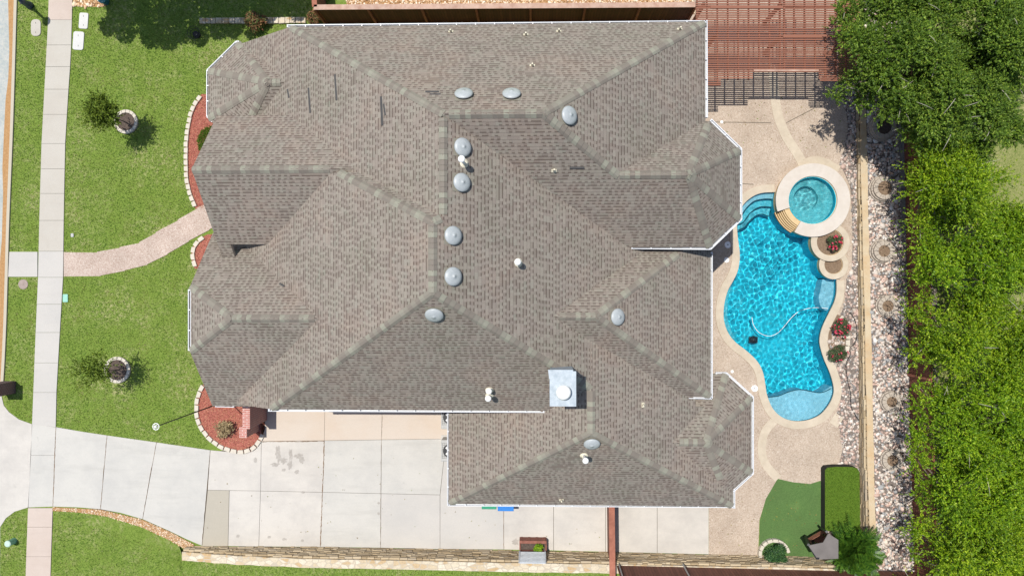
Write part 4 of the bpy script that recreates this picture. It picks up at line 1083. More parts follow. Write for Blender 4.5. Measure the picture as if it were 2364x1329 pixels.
front2 = [(148, 640), (232, 638), (288, 626), (340, 612), (387, 588), (436, 558), (500, 541), (520, 700), (560, 900), (500, 900), (480, 1032), (486, 1038), (362, 1020), (248, 1004), (130, 985), (132, 900), (140, 760), (147, 640)]
verge1 = [(41, -20), (112, -20), (109, 110), (97, 330), (92, 500), (89, 580), (23, 580), (31, 330), (36, 180)]
verge2 = [(20, 641), (88, 641), (82, 800), (76, 960), (74, 977), (45, 966), (22, 948), (11, 920), (12, 840), (17, 740)]
verge3 = [(64, 1172), (60, 1340), (-30, 1340), (-30, 1250), (2, 1218), (15, 1196), (35, 1181)]
holesF = [poly(mulch1), poly(mulch2), poly(mulch3)]
def disc(c, r): return [(c[0] + r * math.cos(a * math.pi / 8), c[1] + r * math.sin(a * math.pi / 8)) for a in range(16)]
holesF += [disc(XY(293, 282), .5), disc(XY(273, 853), .6), disc(XY(84, 65), .3), disc(XY(84, 55), .3), disc(XY(84, 76), .3), disc(XY(194, 40), .28), disc(XY(194, 58), .28), disc(XY(182, 84), .32), disc(XY(182, 104), .32), disc(XY(54, 656), .25)]
VV, FF = [], []; off = 0
for pl_, zf_ in ((front, None), (front2, None), (verge1, None), (verge2, None), (verge3, None)):
    V, F = blades(poly(pl_), 420, .0, .06, .03, holesF, zf_); VV.append(V); FF.append(F + off); off += len(V)
V, F = blades([(x, float(np.interp(x, lex, ley)) if x < lex[-1] else sy(x) - T2) for x in np.linspace(lex[0], X_(1400, 1300, 1.3), 40)] + [(X_(1400, 1300, 1.3), -15.2), (lex[0], -15.2)], 420, 0, .06, .03, [], zsouth)
VV.append(V); FF.append(F + off)
tag(mesh_obj("grass", np.concatenate(VV), np.concatenate(FF), M['blade']), "bright green mown lawn grass in the front yard and verges", "grass", kind="stuff")

# turf patch
turf = [(1795, 1104), (1830, 1112), (1870, 1116), (1905, 1106), (1912, 1230), (1900, 1290), (1800, 1287), (1752, 1280), (1754, 1200), (1768, 1150)]
sheet("turf", poly(turf), .014, M['turf'])
# mulch beds
for k, mpx in enumerate((mulch1, mulch2, mulch3)):
    pl_ = poly(mpx); sheet("mulch_bed", pl_, .03, M['mulchg'])
    X, Y = scatter(pl_, 700); V, F = blades(pl_, 900, .035, .05, .022, (), None, 1.5)
    tag(mesh_obj("mulch", V, F, M['mulch']), ["red bark mulch beside the front bay", "red bark mulch in the small bed by the path", "red bark mulch in the curved corner bed"][k], "mulch", kind="stuff")
def block_line(name, pts, lab, z=.12, L=.30, w=.2, grp=None):
    P = smooth_open([XY(*p) for p in pts], 8); P = [Vector(p) for p in P]
    ds = [0]
    for a, b in zip(P[:-1], P[1:]): ds.append(ds[-1] + (b - a).length)
    t = empty(name, (*P[0], 0), lab, "garden edging", grp); n_ = int(ds[-1] / L)
    for k in range(n_):
        s0, s1 = (k + .03) * ds[-1] / n_, (k + .97) * ds[-1] / n_
        def at(s): return Vector((float(np.interp(s, ds, [p.x for p in P])), float(np.interp(s, ds, [p.y for p in P]))))
        a, b = at(s0), at(s1); d = (b - a).normalized(); nn = Vector((-d.y, d.x)); j = random.uniform(-.012, .012)
        q = [a - nn * w / 2 * 1.0 + nn * j, b - nn * w / 2 + nn * j, b - d * .03 + nn * (w / 2 + j), a + d * .03 + nn * (w / 2 + j)]
        bevel(MB().prism([(v.x, v.y) for v in q], 0, z + random.uniform(-.006, .006)).build("block", M['block'], t), .012)
block_line("bed_edging", [(465, 222), (450, 245), (439, 275), (433, 310), (431, 345), (431, 380), (433, 415), (440, 447), (452, 478)][::-1], "long curved row of cream blocks edging the bed by the front bay")
block_line("bed_edging", [(472, 547), (455, 560), (447, 577), (447, 596), (453, 616)][::-1], "short curved row of cream blocks beside the front path")
block_line("bed_edging", [(470, 888), (459, 912), (455, 945), (461, 976), (480, 1006), (506, 1027), (535, 1039), (562, 1042), (585, 1034), (600, 1016), (608, 1000)], "row of cream blocks curving round the corner bed by the driveway", L=.33)
def block_ring(c, r0, r1, n_, z0, h, t, nm="block", mat='block'):
    for k in range(n_):
        a, b = 2 * math.pi * k / n_ + .014, 2 * math.pi * (k + 1) / n_ - .014
        q = [(c[0] + r * math.cos(x), c[1] + r * math.sin(x)) for r, x in ((r0, a), (r0, (a + b) / 2), (r0, b), (r1, b), (r1, a))]
        bevel(MB().prism(q, z0, z0 + h).build(nm, M[mat], t), .01)
# tree rings in the front lawn
for c_, r_, lab in (((293, 282), .60, "cream block ring holding dark mulch round the upper lawn tree"), ((273, 853), .66, "cream block ring holding dark mulch round the lower sparse lawn tree")):
    c = XY(*c_); t = empty("tree_ring", (*c, 0), lab, "tree ring", "block rings round the lawn trees"); block_ring(c, r_, r_ - .15, 16, 0, .12, t)
    MB().cyl(c, r_ - .14, 0, .06, 24).build("mulch", M['soild'], t)
# stacked ring planters on the upper bed
nmz = ["northmost", "second", "third", "fourth", "fifth", "southmost"]
labs = ["stacked block ring planter with near-black soil in tree shade below the pergola corner", "stacked block ring planter with plain brown soil east of the spa",
        "stacked block ring planter half shaded, level with the two pool planters", "stacked block ring planter dappled by leaf shadow, level with the pool bench",
        "stacked block ring planter partly under a hanging branch, level with the tanning shelf", "stacked block ring planter farthest south, level with the round patio"]
for k, (cx, cy) in enumerate(ring_c):
    zb_ = zt_e(cy); hh = 3 if k < 3 else 2
    t = empty("ring_planter", (cx, cy, zb_), labs[k], "planter", "stacked block ring planters along the east fence")
    rr_ = [.66, .64, .58, .52, .50, .52][k]
    for j in range(hh): block_ring((cx, cy), rr_ - .05 * j, rr_ - .05 * j - .2, 14 - j, zb_ + .13 * j, .125, t, 'block', 'ringblock')
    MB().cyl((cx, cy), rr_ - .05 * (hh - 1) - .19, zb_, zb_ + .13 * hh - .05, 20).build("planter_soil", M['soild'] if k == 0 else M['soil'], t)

# ------------------------------------------------ fences
def fence(name, a, b, z0, h, lab, mat, cap=.24, capmat='railwood', th=.05, posts=True, z0b=None):
    a = Vector(a); b = Vector(b); z0b = z0 if z0b is None else z0b
    t = empty(name, (*a, z0), lab, "fence"); d = (b - a).normalized(); nn = Vector((-d.y, d.x))
    def panel(o0, o1, za, zb2): 
        q = [a + nn * o0, b + nn * o0, b + nn * o1, a + nn * o1]; zz = [z0, z0b, z0b, z0]
        vs = [(*p, z + za) for p, z in zip(q, zz)] + [(*p, z + zb2) for p, z in zip(q, zz)]
        return MB().add(vs, [(0, 1, 5, 4), (1, 2, 6, 5), (2, 3, 7, 6), (3, 0, 4, 7), (4, 5, 6, 7), (3, 2, 1, 0)])
    panel(-th / 2, th / 2, 0, h).build("board_panel", mat, t)
    if cap: panel(-cap / 2, cap / 2, h + .002, h + .045).build("cap_rail", M[capmat], t)
    n_ = max(1, int((b - a).length / 2.4))
    if posts:
        for k in range(n_ + 1):
            p = a + (b - a) * k / n_ - nn * .08; zz = z0 + (z0b - z0) * k / n_
            MB().box((p.x, p.y, zz + h / 2), (.1, .1, h), math.atan2(d.y, d.x)).build("post", M['redwood'], t)
    return t
fh = 1.85
fence("wood_fence", XY(725, 18, fh), XY(1606, 12, fh), 0, fh, "dark stained north fence with a wide weathered cap rail", M['fence_x'])
fence("wood_fence", XY(727, 17, fh) , XY(722, -60, fh), 0, fh, "short fence return at the west end of the north fence", M['fence_y'], capmat='redwood')
MB_p = XY(796, 40, 1.2)
fe_a = W(2078, 250, .5); fe_b = W(2116, 1345, .9)
yA = Y_(2078, 262, .4); 
fence("wood_fence", (X_(2082, -80, .3), Y_(2082, -80, .3)), (X_(2112, 1345, .8), Y_(2112, 1345, .8)), .2, 1.8, "long brown east fence under the overhanging bright green trees", M['fence_y'], cap=.1, capmat='fence_y', z0b=.75)
fence("wood_fence", XY(1412, 1165, 1.9), XY(1414, 1345, 1.9), 0, 1.9, "fence crossing the driveway with a broad orange-brown cap rail", M['fence_y'], cap=.27, capmat='redwood')
fence("wood_fence", (XY(1424, 1308, 1.3)[0], XY(1424, 1305, 1.3)[1]), XY(2112, 1322, 1.1), 1.25, 1.8, "brown board fence on top of the south stone wall", M['fence_s'], cap=.1, capmat='redwood', z0b=1.0, posts=False)
for u in (1434, 1586):
    p = W(u, 1322, 2.3); q = W(u + 1, 1325, 3.0)
    MB().box((p.x, p.y + .05, 2.2), (.045, .045, 1.6)).build("fence_pole", M['greymetal'])
    tag(bpy.context.scene.collection.objects[-1] if False else bpy.data.objects[[o.name for o in bpy.data.objects if o.name.startswith("fence_pole")][-1]],
        "thin steel pole at the west end of the south fence" if u == 1434 else "thin steel pole midway along the south fence", "pole", "steel poles on the south fence")

# ------------------------------------------------ pergola
pg = empty("pergola", (*XY(1790, 100), 0), "red-brown wooden pergola with close slats over the patio corner", "pergola")
PZ = 2.6
sl_n = 0
rr = random.Random(2)
v = -22.0; 
while v < 201:
    a0_ = 1606 if v < 47 else 1560
    seg = []
    if v < 167: seg.append((a0_, 1808)); seg.append((1808, 1985))
    elif v < 184: seg.append((a0_, 1738)); seg.append((1890, 1985))
    else: seg.append((a0_, 1664 if True else 0)); seg.append((1893, 1960)) if v < 190 else None
    for (a, b) in seg:
        A = W(a, v + rr.uniform(-.6, .6), PZ); B = W(b, v + rr.uniform(-.6, .6), PZ)
        MB().bar(A + Vector((0, 0, rr.uniform(-.004, .004))), B, .060, .035).build("slat", M['slat'], pg)
    v += 5.2
for u in [1609, 1632, 1656, 1680, 1704, 1728, 1752, 1776, 1800, 1810, 1833, 1857, 1881, 1905, 1929, 1953, 1977]:
    vb = 198 if u < 1664 else (184 if u < 1738 else (167 if u < 1890 else 188))
    MB().bar(W(u, -30, PZ - .1), W(u, vb, PZ - .1), .04 if u not in (1800, 1810) else .05, .14).build("rafter", M['redwood'], pg)
for v_, u0_, u1_ in ((17, 1606, 1985), (85, 1808, 1985)):
    MB().bar(W(u0_, v_, PZ - .24), W(u1_, v_, PZ - .24), .09, .18).build("beam", M['redwood'], pg)
MB().bar(W(1640, 17, PZ + .03), W(1808, 17, PZ + .03), .13, .03).build("cover_board", M['slat'], pg)
MB().bar(W(1808, 84, PZ + .03), W(1915, 84, PZ + .03), .13, .03).build("cover_board", M['slat'], pg)
MB().bar(W(1740, 163, PZ + .03), W(1890, 163, PZ + .03), .07, .02).build("cover_board", M['railwood'], pg)
for u, v_ in ((1625, 10), (1803, 10), (1803, 84), (1650, 84), (1965, 84), (1965, 10)):
    p = W(u, v_, PZ - .3); MB().box((p.x, p.y, (PZ - .3) / 2), (.14, .14, PZ - .3)).build("post", M['redwood'], pg)

# ------------------------------------------------ vegetation
def tree(name, base, z0, blobs, nleaf, size, leafm, lab, grp=None, trunk_r=.14, up=.5, cat="tree", bark='bark', asp=.55, squash=.75, twigs=0, extra_limbs=True, shell=.5, shoot=None):
    t = empty(name, (base[0], base[1], z0), lab, cat, grp)
    C = np.array([b[:3] for b in blobs], float); Rr = np.array([b[3] for b in blobs], float)
    V, F = shoots(C, Rr, *shoot) if shoot else leaves(C, Rr, nleaf, size, up, shell, squash, asp)
    tw = MB()
    for _ in range(twigs):
        i = random.randrange(len(C)); c = Vector(C[i]); r = Rr[i]; a = random.uniform(0, 6.28)
        p = c + Vector((math.cos(a) * r * .5, math.sin(a) * r * .5, r * squash * .9)); L = random.uniform(.3, .9)
        a2_ = a + random.uniform(-1, 1); q = p + Vector((math.cos(a2_), math.sin(a2_), random.uniform(-.1, .3))) * L
        tw.tube([p, (p + q) / 2 + Vector((0, 0, .04)), q], .016, 4, .006)
    nf_ = len(F); fm_ = None
    if tw.v: F = np.concatenate([F, np.array(tw.f) + len(V)]); V = np.concatenate([V, np.array(tw.v)]); fm_ = True
    cr_ = mesh_obj("crown", V, F, None, t, mats=[M[leafm], M['barkpale']])
    if fm_: cr_.data.polygons.foreach_set('material_index', np.concatenate([np.zeros(nf_, np.int32), np.ones(len(F) - nf_, np.int32)]))
    mb = MB(); cen = C.mean(0); zf = float(C[:, 2].min()) * .6 + z0 * .4
    fork = Vector((base[0] + (cen[0] - base[0]) * .2, base[1] + (cen[1] - base[1]) * .2, z0 + (zf - z0) * .8))
    mb.tube([(base[0], base[1], z0 - .05), ((base[0] + fork.x) / 2 + .03, (base[1] + fork.y) / 2, (z0 + fork.z) / 2), fork], trunk_r, 8, trunk_r * .7)
    for c, r in zip(C, Rr):
        if extra_limbs or random.random() < .5:
            c = Vector(c); m = fork.lerp(c, .5) + Vector((random.uniform(-.2, .2), random.uniform(-.2, .2), .1))
            mb.tube([fork, m, c + Vector((0, 0, r * .2))], trunk_r * .45, 5, trunk_r * .1)
    mb.build("trunk", M[bark], t)
    return t
def blobs_px(lst):      # (u, v, z, r) in picture position of the blob's own height
    return [(*XY(u, v, z), z, r) for u, v, z, r in lst]
def cloud(u0, v0, ru, rv, z, dz, n_, r0, r1, seed, jit=.5):
    q = random.Random(seed); out = []
    for _ in range(n_):
        a = q.uniform(0, 6.283); s = math.sqrt(q.random()); u = u0 + ru * s * math.cos(a); v_ = v0 + rv * s * math.sin(a)
        out.append((u, v_, z + dz * (1 - s * s) + q.uniform(-jit, jit), q.uniform(r0, r1)))
    return blobs_px(out)
tg = "trees beyond the east fence"
tree("tree", XY(2085, 130), .3, cloud(2085, 110, 125, 150, 4.2, 1.5, 46, .4, .85, 1) + blobs_px([(1950, 60, 4, .5), (1965, 190, 3.8, .5), (1925, 225, 3.4, .35), (1948, 25, 4.2, .5), (1990, 225, 3.8, .5), (2060, 250, 3.8, .6), (2020, 20, 4.5, .8), (2060, 60, 4.8, .8), (2120, 10, 4.8, .8), (2160, 60, 5, .9), (2190, 10, 5, .9), (2000, 110, 4.2, .6)]), 56000, .05, 'leafd',
     "big dark green shade tree overhanging the pergola corner", None, .22, twigs=26, shoot=(6500, 18, .055, .5, .75, .45))
tree("tree", XY(2150, 210), .3, cloud(2215, 240, 125, 130, 4.0, 1.6, 40, .4, .85, 2) + blobs_px([(2095, 300, 3.8, .5), (2330, 300, 4., .6)]), 46000, .05, 'leafd', "dark green tree between the shade tree and the bright row", None, .2, twigs=18, shoot=(5200, 18, .055, .5, .75, .45))
tree("tree", XY(2250, 60), .3, cloud(2330, 70, 110, 120, 4.4, 1.6, 30, .5, .9, 3), 34000, .05, 'leafd', "dark green tree in the top right corner", None, .2, twigs=6, shoot=(4200, 18, .055, .5, .75, .45))
for k, (u, v_, ru, rv, lab) in enumerate([(2190, 420, 100, 100, "northmost tree of the bright green row behind the fence, beside the dark trees"), (2225, 590, 130, 110, "bright green tree behind the fence, level with the pool planters"),
                                     (2235, 780, 135, 110, "bright green tree behind the fence, level with the rose bed"), (2245, 960, 140, 110, "bright green tree behind the fence, level with the tanning shelf"),
                                     (2240, 1135, 125, 100, "bright green tree behind the fence, level with the clipped hedge"), (2250, 1290, 125, 90, "bright green tree in the bottom right corner behind the fence")]):
    q = random.Random(40 + k)
    edge = [(2098 + q.uniform(0, 40), v_ + q.uniform(-95, 95), 3.0, q.uniform(.14, .30)) for _ in range(9)]
    ext = [(2300 + q.uniform(0, 70), v_ + q.uniform(-80, 80), 4.0, .7) for _ in range(5)] if v_ > 500 else [(2300 + q.uniform(-20, 20), v_ + q.uniform(60, 140), 3.6, .5) for _ in range(3)]
    tree("tree", XY(u - 85, v_), .6, cloud(u + 24, v_, ru, rv * .95, 2.6, 1.9, 40, .22, .62, 10 + k, 1.15) + blobs_px(edge + ext), 50000, .055, ('leafb', 'leafy')[k in (0, 2, 5)], lab, tg, .14, twigs=14, asp=.45, shoot=(3100, 22, .052, .95, .8, .55))
# off-frame street tree whose shade falls on the lawn
q = random.Random(8)
bl = []
for (sx_, sy_, r) in [(300, 20, .8), (350, 50, .9), (290, 75, .55), (420, 60, .9), (480, 20, 1.0), (400, 5, 1.0), (540, 40, .8), (600, -10, 1.), (660, -10, .8), (700, 10, .5), (330, -30, 1.), (560, -40, 1.), (450, -50, 1.), (460, 85, .5), (350, 85, .6), (620, 35, .5), (540, 75, .35), (580, 78, .3), (690, 32, .45), (270, 35, .5), (505, 70, .5), (390, 95, .5), (640, 15, .6), (610, 10, .7), (680, 15, .6), (520, 5, .9), (250, 60, .5), (270, 5, .7)]:
    z = 6.0 + q.uniform(-.4, .4); x, y = XY(sx_, sy_); k = z / math.tan(SUN_EL)
    bl.append((x - .73 * k, y + .683 * k, z, r))
tree("tree", (-17, 19.5), 0, bl, 26000, .085, 'leafd', "shade tree on the neighbouring lawn at the top of the picture", None, .2)
# young lawn trees
tree("young_tree", XY(293, 284), .05, blobs_px([(238, 262, 2.3, .42), (222, 245, 2.4, .36), (255, 275, 2.0, .36), (232, 285, 2.1, .32), (262, 252, 2.1, .28), (213, 270, 2.3, .28), (238, 232, 2.4, .25), (268, 275, 1.6, .25)]), 3000, .05, 'leafo',
     "young leafy tree leaning over the upper block ring on the lawn", None, .035, asp=.35, shoot=(420, 14, .055, .55, .8, .5))
tree("young_tree", XY(273, 853), .05, blobs_px([(215, 848, 2.3, .45), (235, 862, 2.0, .35), (190, 852, 2.4, .4), (222, 825, 2.2, .3), (205, 880, 2.2, .3), (250, 860, 1.6, .3), (245, 840, 2.0, .3)]), 2600, .045, 'leafo',
     "sparse young tree with thin branches over the lower block ring", None, .03, asp=.3, shoot=(250, 14, .05, .65, .8, .5))
def bush(name, cpx, z0, r, nleaf, size, leafm, lab, cat="shrub", grp=None, flowers=0, squash=.8, spikes=0, h=None):
    c = W(*cpx, z0 + r * .6); rr_ = random.Random(int(cpx[0])); bl = [(c.x, c.y, c.z, r * .75)]
    for _ in range(9):
        a = rr_.uniform(0, 6.28); s = rr_.uniform(.3, .75) * r; bl.append((c.x + math.cos(a) * s, c.y + math.sin(a) * s, c.z + rr_.uniform(-.1, .15) * r, r * rr_.uniform(.22, .42)))
    t = tree(name, (c.x, c.y), z0, bl, nleaf, size, leafm, lab, grp, .02, cat=cat, squash=squash, shell=.3, asp=.5)
    if flowers:
        V0 = []; F0 = []; X = []; Y = []; Z = []
        for _ in range(flowers):
            a = rr_.uniform(0, 6.28); s = math.sqrt(rr_.random()) * r * .95; X.append(c.x + math.cos(a) * s); Y.append(c.y + math.sin(a) * s); Z.append(c.z + r * .62 * math.sqrt(max(0, 1 - (s / r) ** 2)) + .03)
        V, F = rocks(np.array(X), np.array(Y), np.array(Z), .035, .075, flatz=.8); mesh_obj("blossom", V, F, M['bloom'], t)
    return t
bush("rose_bush", (1926, 560), .3, .42, 1500, .035, 'leafrose', "small rose bush with a few pink blooms in the round planter by the spa", "rose bush", None, 16)
bush("rose_bush", (1940, 757), .05, .50, 1900, .035, 'leafrose', "rose bush covered in deep pink blooms in the pool-side bed", "rose bush", None, 42)
bush("rose_bush", (1935, 816), .05, .52, 2100, .035, 'leafrose', "rose bush with faded reddish blooms just below the bright pink one", "rose bush", None, 9)
bush("shrub", (590, 52), .0, .62, 1700, .06, 'leafr', "reddish shrub beside the low stone edging near the north gutter", "shrub", None)
bush("shrub", (724, 42), .0, .45, 1200, .05, 'leafr', "small reddish shrub at the foot of the north fence corner", "shrub", None)
bush("shrub", (1789, 1283), .2, .62, 7000, .035, 'leafg', "round dark green shrub in the stone-edged corner by the south wall", "shrub")
M['dry'] = island("dry_stems", [(0, (.14, .10, .05)), (.5, (.25, .19, .10)), (1, (.40, .30, .16))], .9)
bush("dry_grass_clump", (520, 992), .03, .55, 700, .06, 'dry', "low brown dry clump in the red mulch corner bed", "plant", squash=.35)
# frond tree, bottom right
cf = W(1978, 1278, 1.7); t = empty("frond_tree", (*XY(1950, 1250), 0.1), "dense feathery green tree with radiating fronds above the south-east wall corner", "tree")
vs, fs = [], []
rr = random.Random(77)
for _ in range(210):
    a = rr.uniform(0, 6.283); el = rr.uniform(-.1, 1.3); L = rr.uniform(.85, 1.5)
    d = Vector((math.cos(a) * math.cos(el), math.sin(a) * math.cos(el), math.sin(el))); p = cf + Vector((rr.gauss(0, .16), rr.gauss(0, .16), rr.gauss(-.3, .12)))
    sd = d.cross(Vector((0, 0, 1))).normalized()
    for k in range(4, 20):
        s = k / 19; c = p + d * L * s + Vector((0, 0, -.35 * L * s * s * (1.2 - el * .5))); w = .15 * math.sin(math.pi * min(1, s * .8 + .15)) + .02
        for sg in (-1, 1):
            tip = c + sd * sg * w + d * w * .7 + Vector((0, 0, -.03)); b = len(vs)
            vs += [c - d * .025, c + d * .03, tip + d * .02, tip - d * .015]; fs.append((b, b + 1, b + 2, b + 3))
mesh_obj("crown", vs, fs, M['leafp'], t); MB().tube([(*XY(1950, 1250), .05), cf - Vector((0, 0, .2))], .09, 8, .06).build("trunk", M['bark'], t)
# clipped hedge
hz = .52
hp = [(1905, 1225), (1905, 1085), (1910, 1079), (1930, 1077), (1965, 1077), (1979, 1080), (1984, 1088), (1986, 1225)]
hw = poly(hp, hz); t = empty("clipped_hedge", (*XY(1945, 1150), 0), "flat-topped vivid green block with rounded corners and black sides beside the turf", "hedge")
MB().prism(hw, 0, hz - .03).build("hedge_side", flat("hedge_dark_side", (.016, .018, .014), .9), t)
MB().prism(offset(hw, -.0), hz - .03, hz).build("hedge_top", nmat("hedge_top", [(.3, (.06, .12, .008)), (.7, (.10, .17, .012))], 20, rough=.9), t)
V, F = blades(hw, 2200, hz, .04, .022); mesh_obj("foliage", V, F, M['bladeg'], t)

# rose bed soil and blocks
o = sheet("rose_bed", poly([(1918, 722), (1940, 728), (1950, 750), (1952, 800), (1945, 832), (1918, 836), (1910, 800), (1913, 762)]), .03, M['soil'])
block_line("bed_edging", [(1938, 730), (1949, 742), (1954, 765), (1956, 790), (1953, 812)][::-1], "short row of white blocks edging the pool-side rose bed", w=.2)
# garden hose
hs = smooth_open([(*XY(u, v_), .07) for u, v_ in [(1960, 720), (1972, 738), (1977, 765), (1973, 790), (1958, 802), (1953, 803), (1962, 815), (1952, 840), (1955, 875), (1962, 905), (1963, 935), (1972, 955), (1984, 972)]], 5)
tag(MB().tube(hs, .018, 6).build("garden_hose", M['black']), "thin black garden hose snaking over the river rocks by the roses", "hose")
# neighbour pebbles north of fence + top-left rock patch
npb = poly([(800, 32), (1606, 32), (1606, -80), (800, -80)])
sheet("pebble_bed", npb, .006, M['pan'])
X, Y = scatter(npb, 260); V, F = rocks(X, Y, np.full(len(X), .02), .03, .065)
tag(mesh_obj("pebble", V, F, M['pebbles']), "orange pebbles on the neighbour's side of the north fence", "pebbles", kind="stuff")
tp = poly([(169, -60), (169, 15), (200, 17), (240, 16), (252, 8), (254, -60)]); sheet("pebble_bed", tp, .006, M['pan'])
X, Y = scatter(tp, 160); V, F = rocks(X, Y, np.full(len(X), .02), .04, .085)
tag(mesh_obj("pebble", V, F, M['pebbles']), "tan pebbles beside the sidewalk in the top left", "pebbles", kind="stuff")
# mulch strip south edge of driveway
ms = poly([(123, 1169), (233, 1175), (330, 1198), (395, 1227), (450, 1256), (432, 1268), (395, 1247), (330, 1216), (250, 1191), (180, 1181), (123, 1178)])
sheet("gravel_strip", ms, .035, M['pan']); X, Y = scatter(ms, 700); V, F = rocks(X, Y, np.full(len(X), .045), .015, .03)
tag(mesh_obj("gravel", V, F, M['pebbles']), "thin strip of brown gravel between driveway and south lawn", "gravel", kind="stuff")
# low stone edging top
t = empty("stone_edging", (*XY(460, 47), 0), "low flat flagstone edging running to the north fence in tree shade", "stone edging")
rr = random.Random(6); u = 460
while u < 704:
    du = rr.uniform(8, 17); u2 = min(u + du, 706)
    bevel(MB().prism(poly([(u + .5, 42 - (u - 460) * .01), (u2 - .5, 42 - (u - 460) * .01), (u2 - .5, 54), (u + .5, 54 + rr.uniform(-1, 1))], .1), 0, .11 + rr.uniform(0, .015)).build("flagstone", M['mortarcap'], t), .015); u = u2
# black wire basket on the lawn
c = XY(449, 77, .3); t = empty("wire_stand", (*c, 0), "round black wire plant stand in the tree shade on the upper lawn", "plant stand")
for z, r in ((.02, .16), (.25, .25), (.42, .31)):
    MB().tube([(c[0] + r * math.cos(a * math.pi / 12), c[1] + r * math.sin(a * math.pi / 12), z) for a in range(25)], .012, 5).build("hoop", M['black'], t)
for a in range(12):
    x, y = math.cos(a * math.pi / 6), math.sin(a * math.pi / 6)
    MB().tube([(c[0] + .16 * x, c[1] + .16 * y, .02), (c[0] + .25 * x, c[1] + .25 * y, .25), (c[0] + .31 * x, c[1] + .31 * y, .42)], .008, 4).build("wire", M['black'], t)
MB().cyl(c, .15, .02, .2, 16).build("pot", M['black'], t)

# ------------------------------------------------ street-side objects
# lamp post: base in the verge, pole rising out of the frame
c = XY(70, 14); t = empty("street_lamp", (*c, 0), "dark street lamp post with a flared base on the verge", "street lamp")
MB().lathe((*c, 0), [(.19, 0), (.19, .12), (.165, .16), (.14, .5), (.155, .55), (.11, .62), (.075, .8), (.0005, .81)], 24).build("base", M['darkblue'], t, smooth=True)
MB().lathe((*c, .8), [(.075, 0), (.06, 2.7), (.0005, 2.71)], 16).build("pole", M['darkblue'], t, smooth=True)
MB().lathe((*c, 3.5), [(.08, 0), (.16, .12), (.20, .4), (.23, .42), (.16, .55), (.05, .66), (.0005, .7)], 20).build("lantern", M['darkblue'], t)
def rrect(c, w, h, r, a=0, n_=5):
    out = []
    for (sx_, sy_, s0) in ((1, 1, 0), (-1, 1, 90), (-1, -1, 180), (1, -1, 270)):
        for k in range(n_ + 1):
            b = R(s0 + 90 * k / n_); x = sx_ * (w / 2 - r) + r * math.cos(b); y = sy_ * (h / 2 - r) + r * math.sin(b)
            out.append((c[0] + x * math.cos(a) - y * math.sin(a), c[1] + x * math.sin(a) + y * math.cos(a)))
    return out
for (u, v_, w, h, r, lab) in ((84, 65, .50, .84, .2, "oval concrete utility box lid in the verge by the lamp post"), (194, 49, .46, .80, .09, "upper white utility box lid right of the sidewalk"), (182, 95, .55, .92, .11, "lower larger white utility box lid touching the sidewalk")):
    c = XY(u, v_); t = empty("utility_box", (*c, 0), lab, "utility box", "concrete utility boxes"); an = R(-4) if u > 100 else 0
    bevel(MB().prism(rrect(c, w, h, r, an), -.02, .05).build("lid", M['whitelid'] if u > 100 else M['concs'], t), .012)
    for s in (-1, 1): MB().box((c[0] + .0, c[1] + s * h * .28, .0505), (.02, .08, .004)).build("slot", M['black'], t)
c = XY(54, 656); tag(MB().lathe((*c, 0), [(.25, 0), (.25, .02), (.24, .028), (.03, .03), (.025, .04), (.0005, .04)], 28).build("manhole_cover", M['pinklid']), "round pinkish-grey cover in the verge below the crossing path", "manhole cover")
c = XY(152, 688); tag(bevel(MB().prism(rrect(c, .26, .40, .04), 0, .05).build("valve_box", M['greenlid']), .01), "small pale green valve box lid beside the sidewalk", "valve box")
c = XY(168, 543); tag(MB().prism(rrect(c, .14, .18, .03), 0, .05).build("meter_lid", M['greymetal']), "tiny grey metal lid in the lawn above the front path", "lid")
c = XY(33, 1247); t = empty("utility_pedestal", (*c, 0), "short pale green utility pedestal in the bottom left verge", "pedestal")
MB().cyl(c, .15, 0, .42, 20).build("body", M['greenbox'], t); MB().lathe((*c, .42), [(.16, 0), (.16, .03), (.12, .06), (.0005, .07)], 20).build("cap", flat("pedestal_cap", (.42, .55, .46), .5), t)
# brick mailbox
xa_, xb_ = X_(8, 893, 0), X_(37, 893, 0); ya_, yb_ = Y_(20, 879, 0), Y_(20, 907, 0)
t = empty("brick_mailbox", ((xa_ + xb_) / 2, (ya_ + yb_) / 2, 0), "dark brick mailbox pillar at the kerb by the driveway", "mailbox")
MB().box(((xa_ + xb_) / 2, (ya_ + yb_) / 2, .65), (xb_ - xa_, ya_ - yb_, 1.3)).build("pillar", M['brick_dark'], t)
MB().box(((xa_ + xb_) / 2, (ya_ + yb_) / 2, 1.34), (xb_ - xa_ + .1, ya_ - yb_ + .1, .08)).build("cap", M['concs'], t)
MB().box((xa_ - .01, (ya_ + yb_) / 2, 1.0), (.03, .2, .2)).build("door", M['black'], t)
# flagpole
bp = XY(528, 924); topz = 6.6; tp_ = W(360, 984, topz)
t = empty("tall_pole", (*bp, 0), "tall thin dark pole with a white ring at its top by the south-west corner", "pole")
bx, by = (tp_.x, tp_.y)
t.location = (bx, by, 0); ORG[t.name] = Vector((bx, by, 0))
MB().tube([(bx, by, 0), (bx, by, topz)], .035, 8, .022).build("pole", M['black'], t)
r = .13
MB().tube([(bx + r * math.cos(a * math.pi / 12), by + r * math.sin(a * math.pi / 12), topz) for a in range(25)], .016, 6).build("ring", M['white'], t)
for a in range(3):
    x, y = r * math.cos(a * math.pi / 3), r * math.sin(a * math.pi / 3); MB().tube([(bx - x, by - y, topz), (bx + x, by + y, topz)], .011, 5).build("spoke", M['white'], t)
MB().lathe((bx, by, topz - .02), [(.05, 0), (.05, .08), (.0005, .1)], 12).build("finial", M['white'], t)
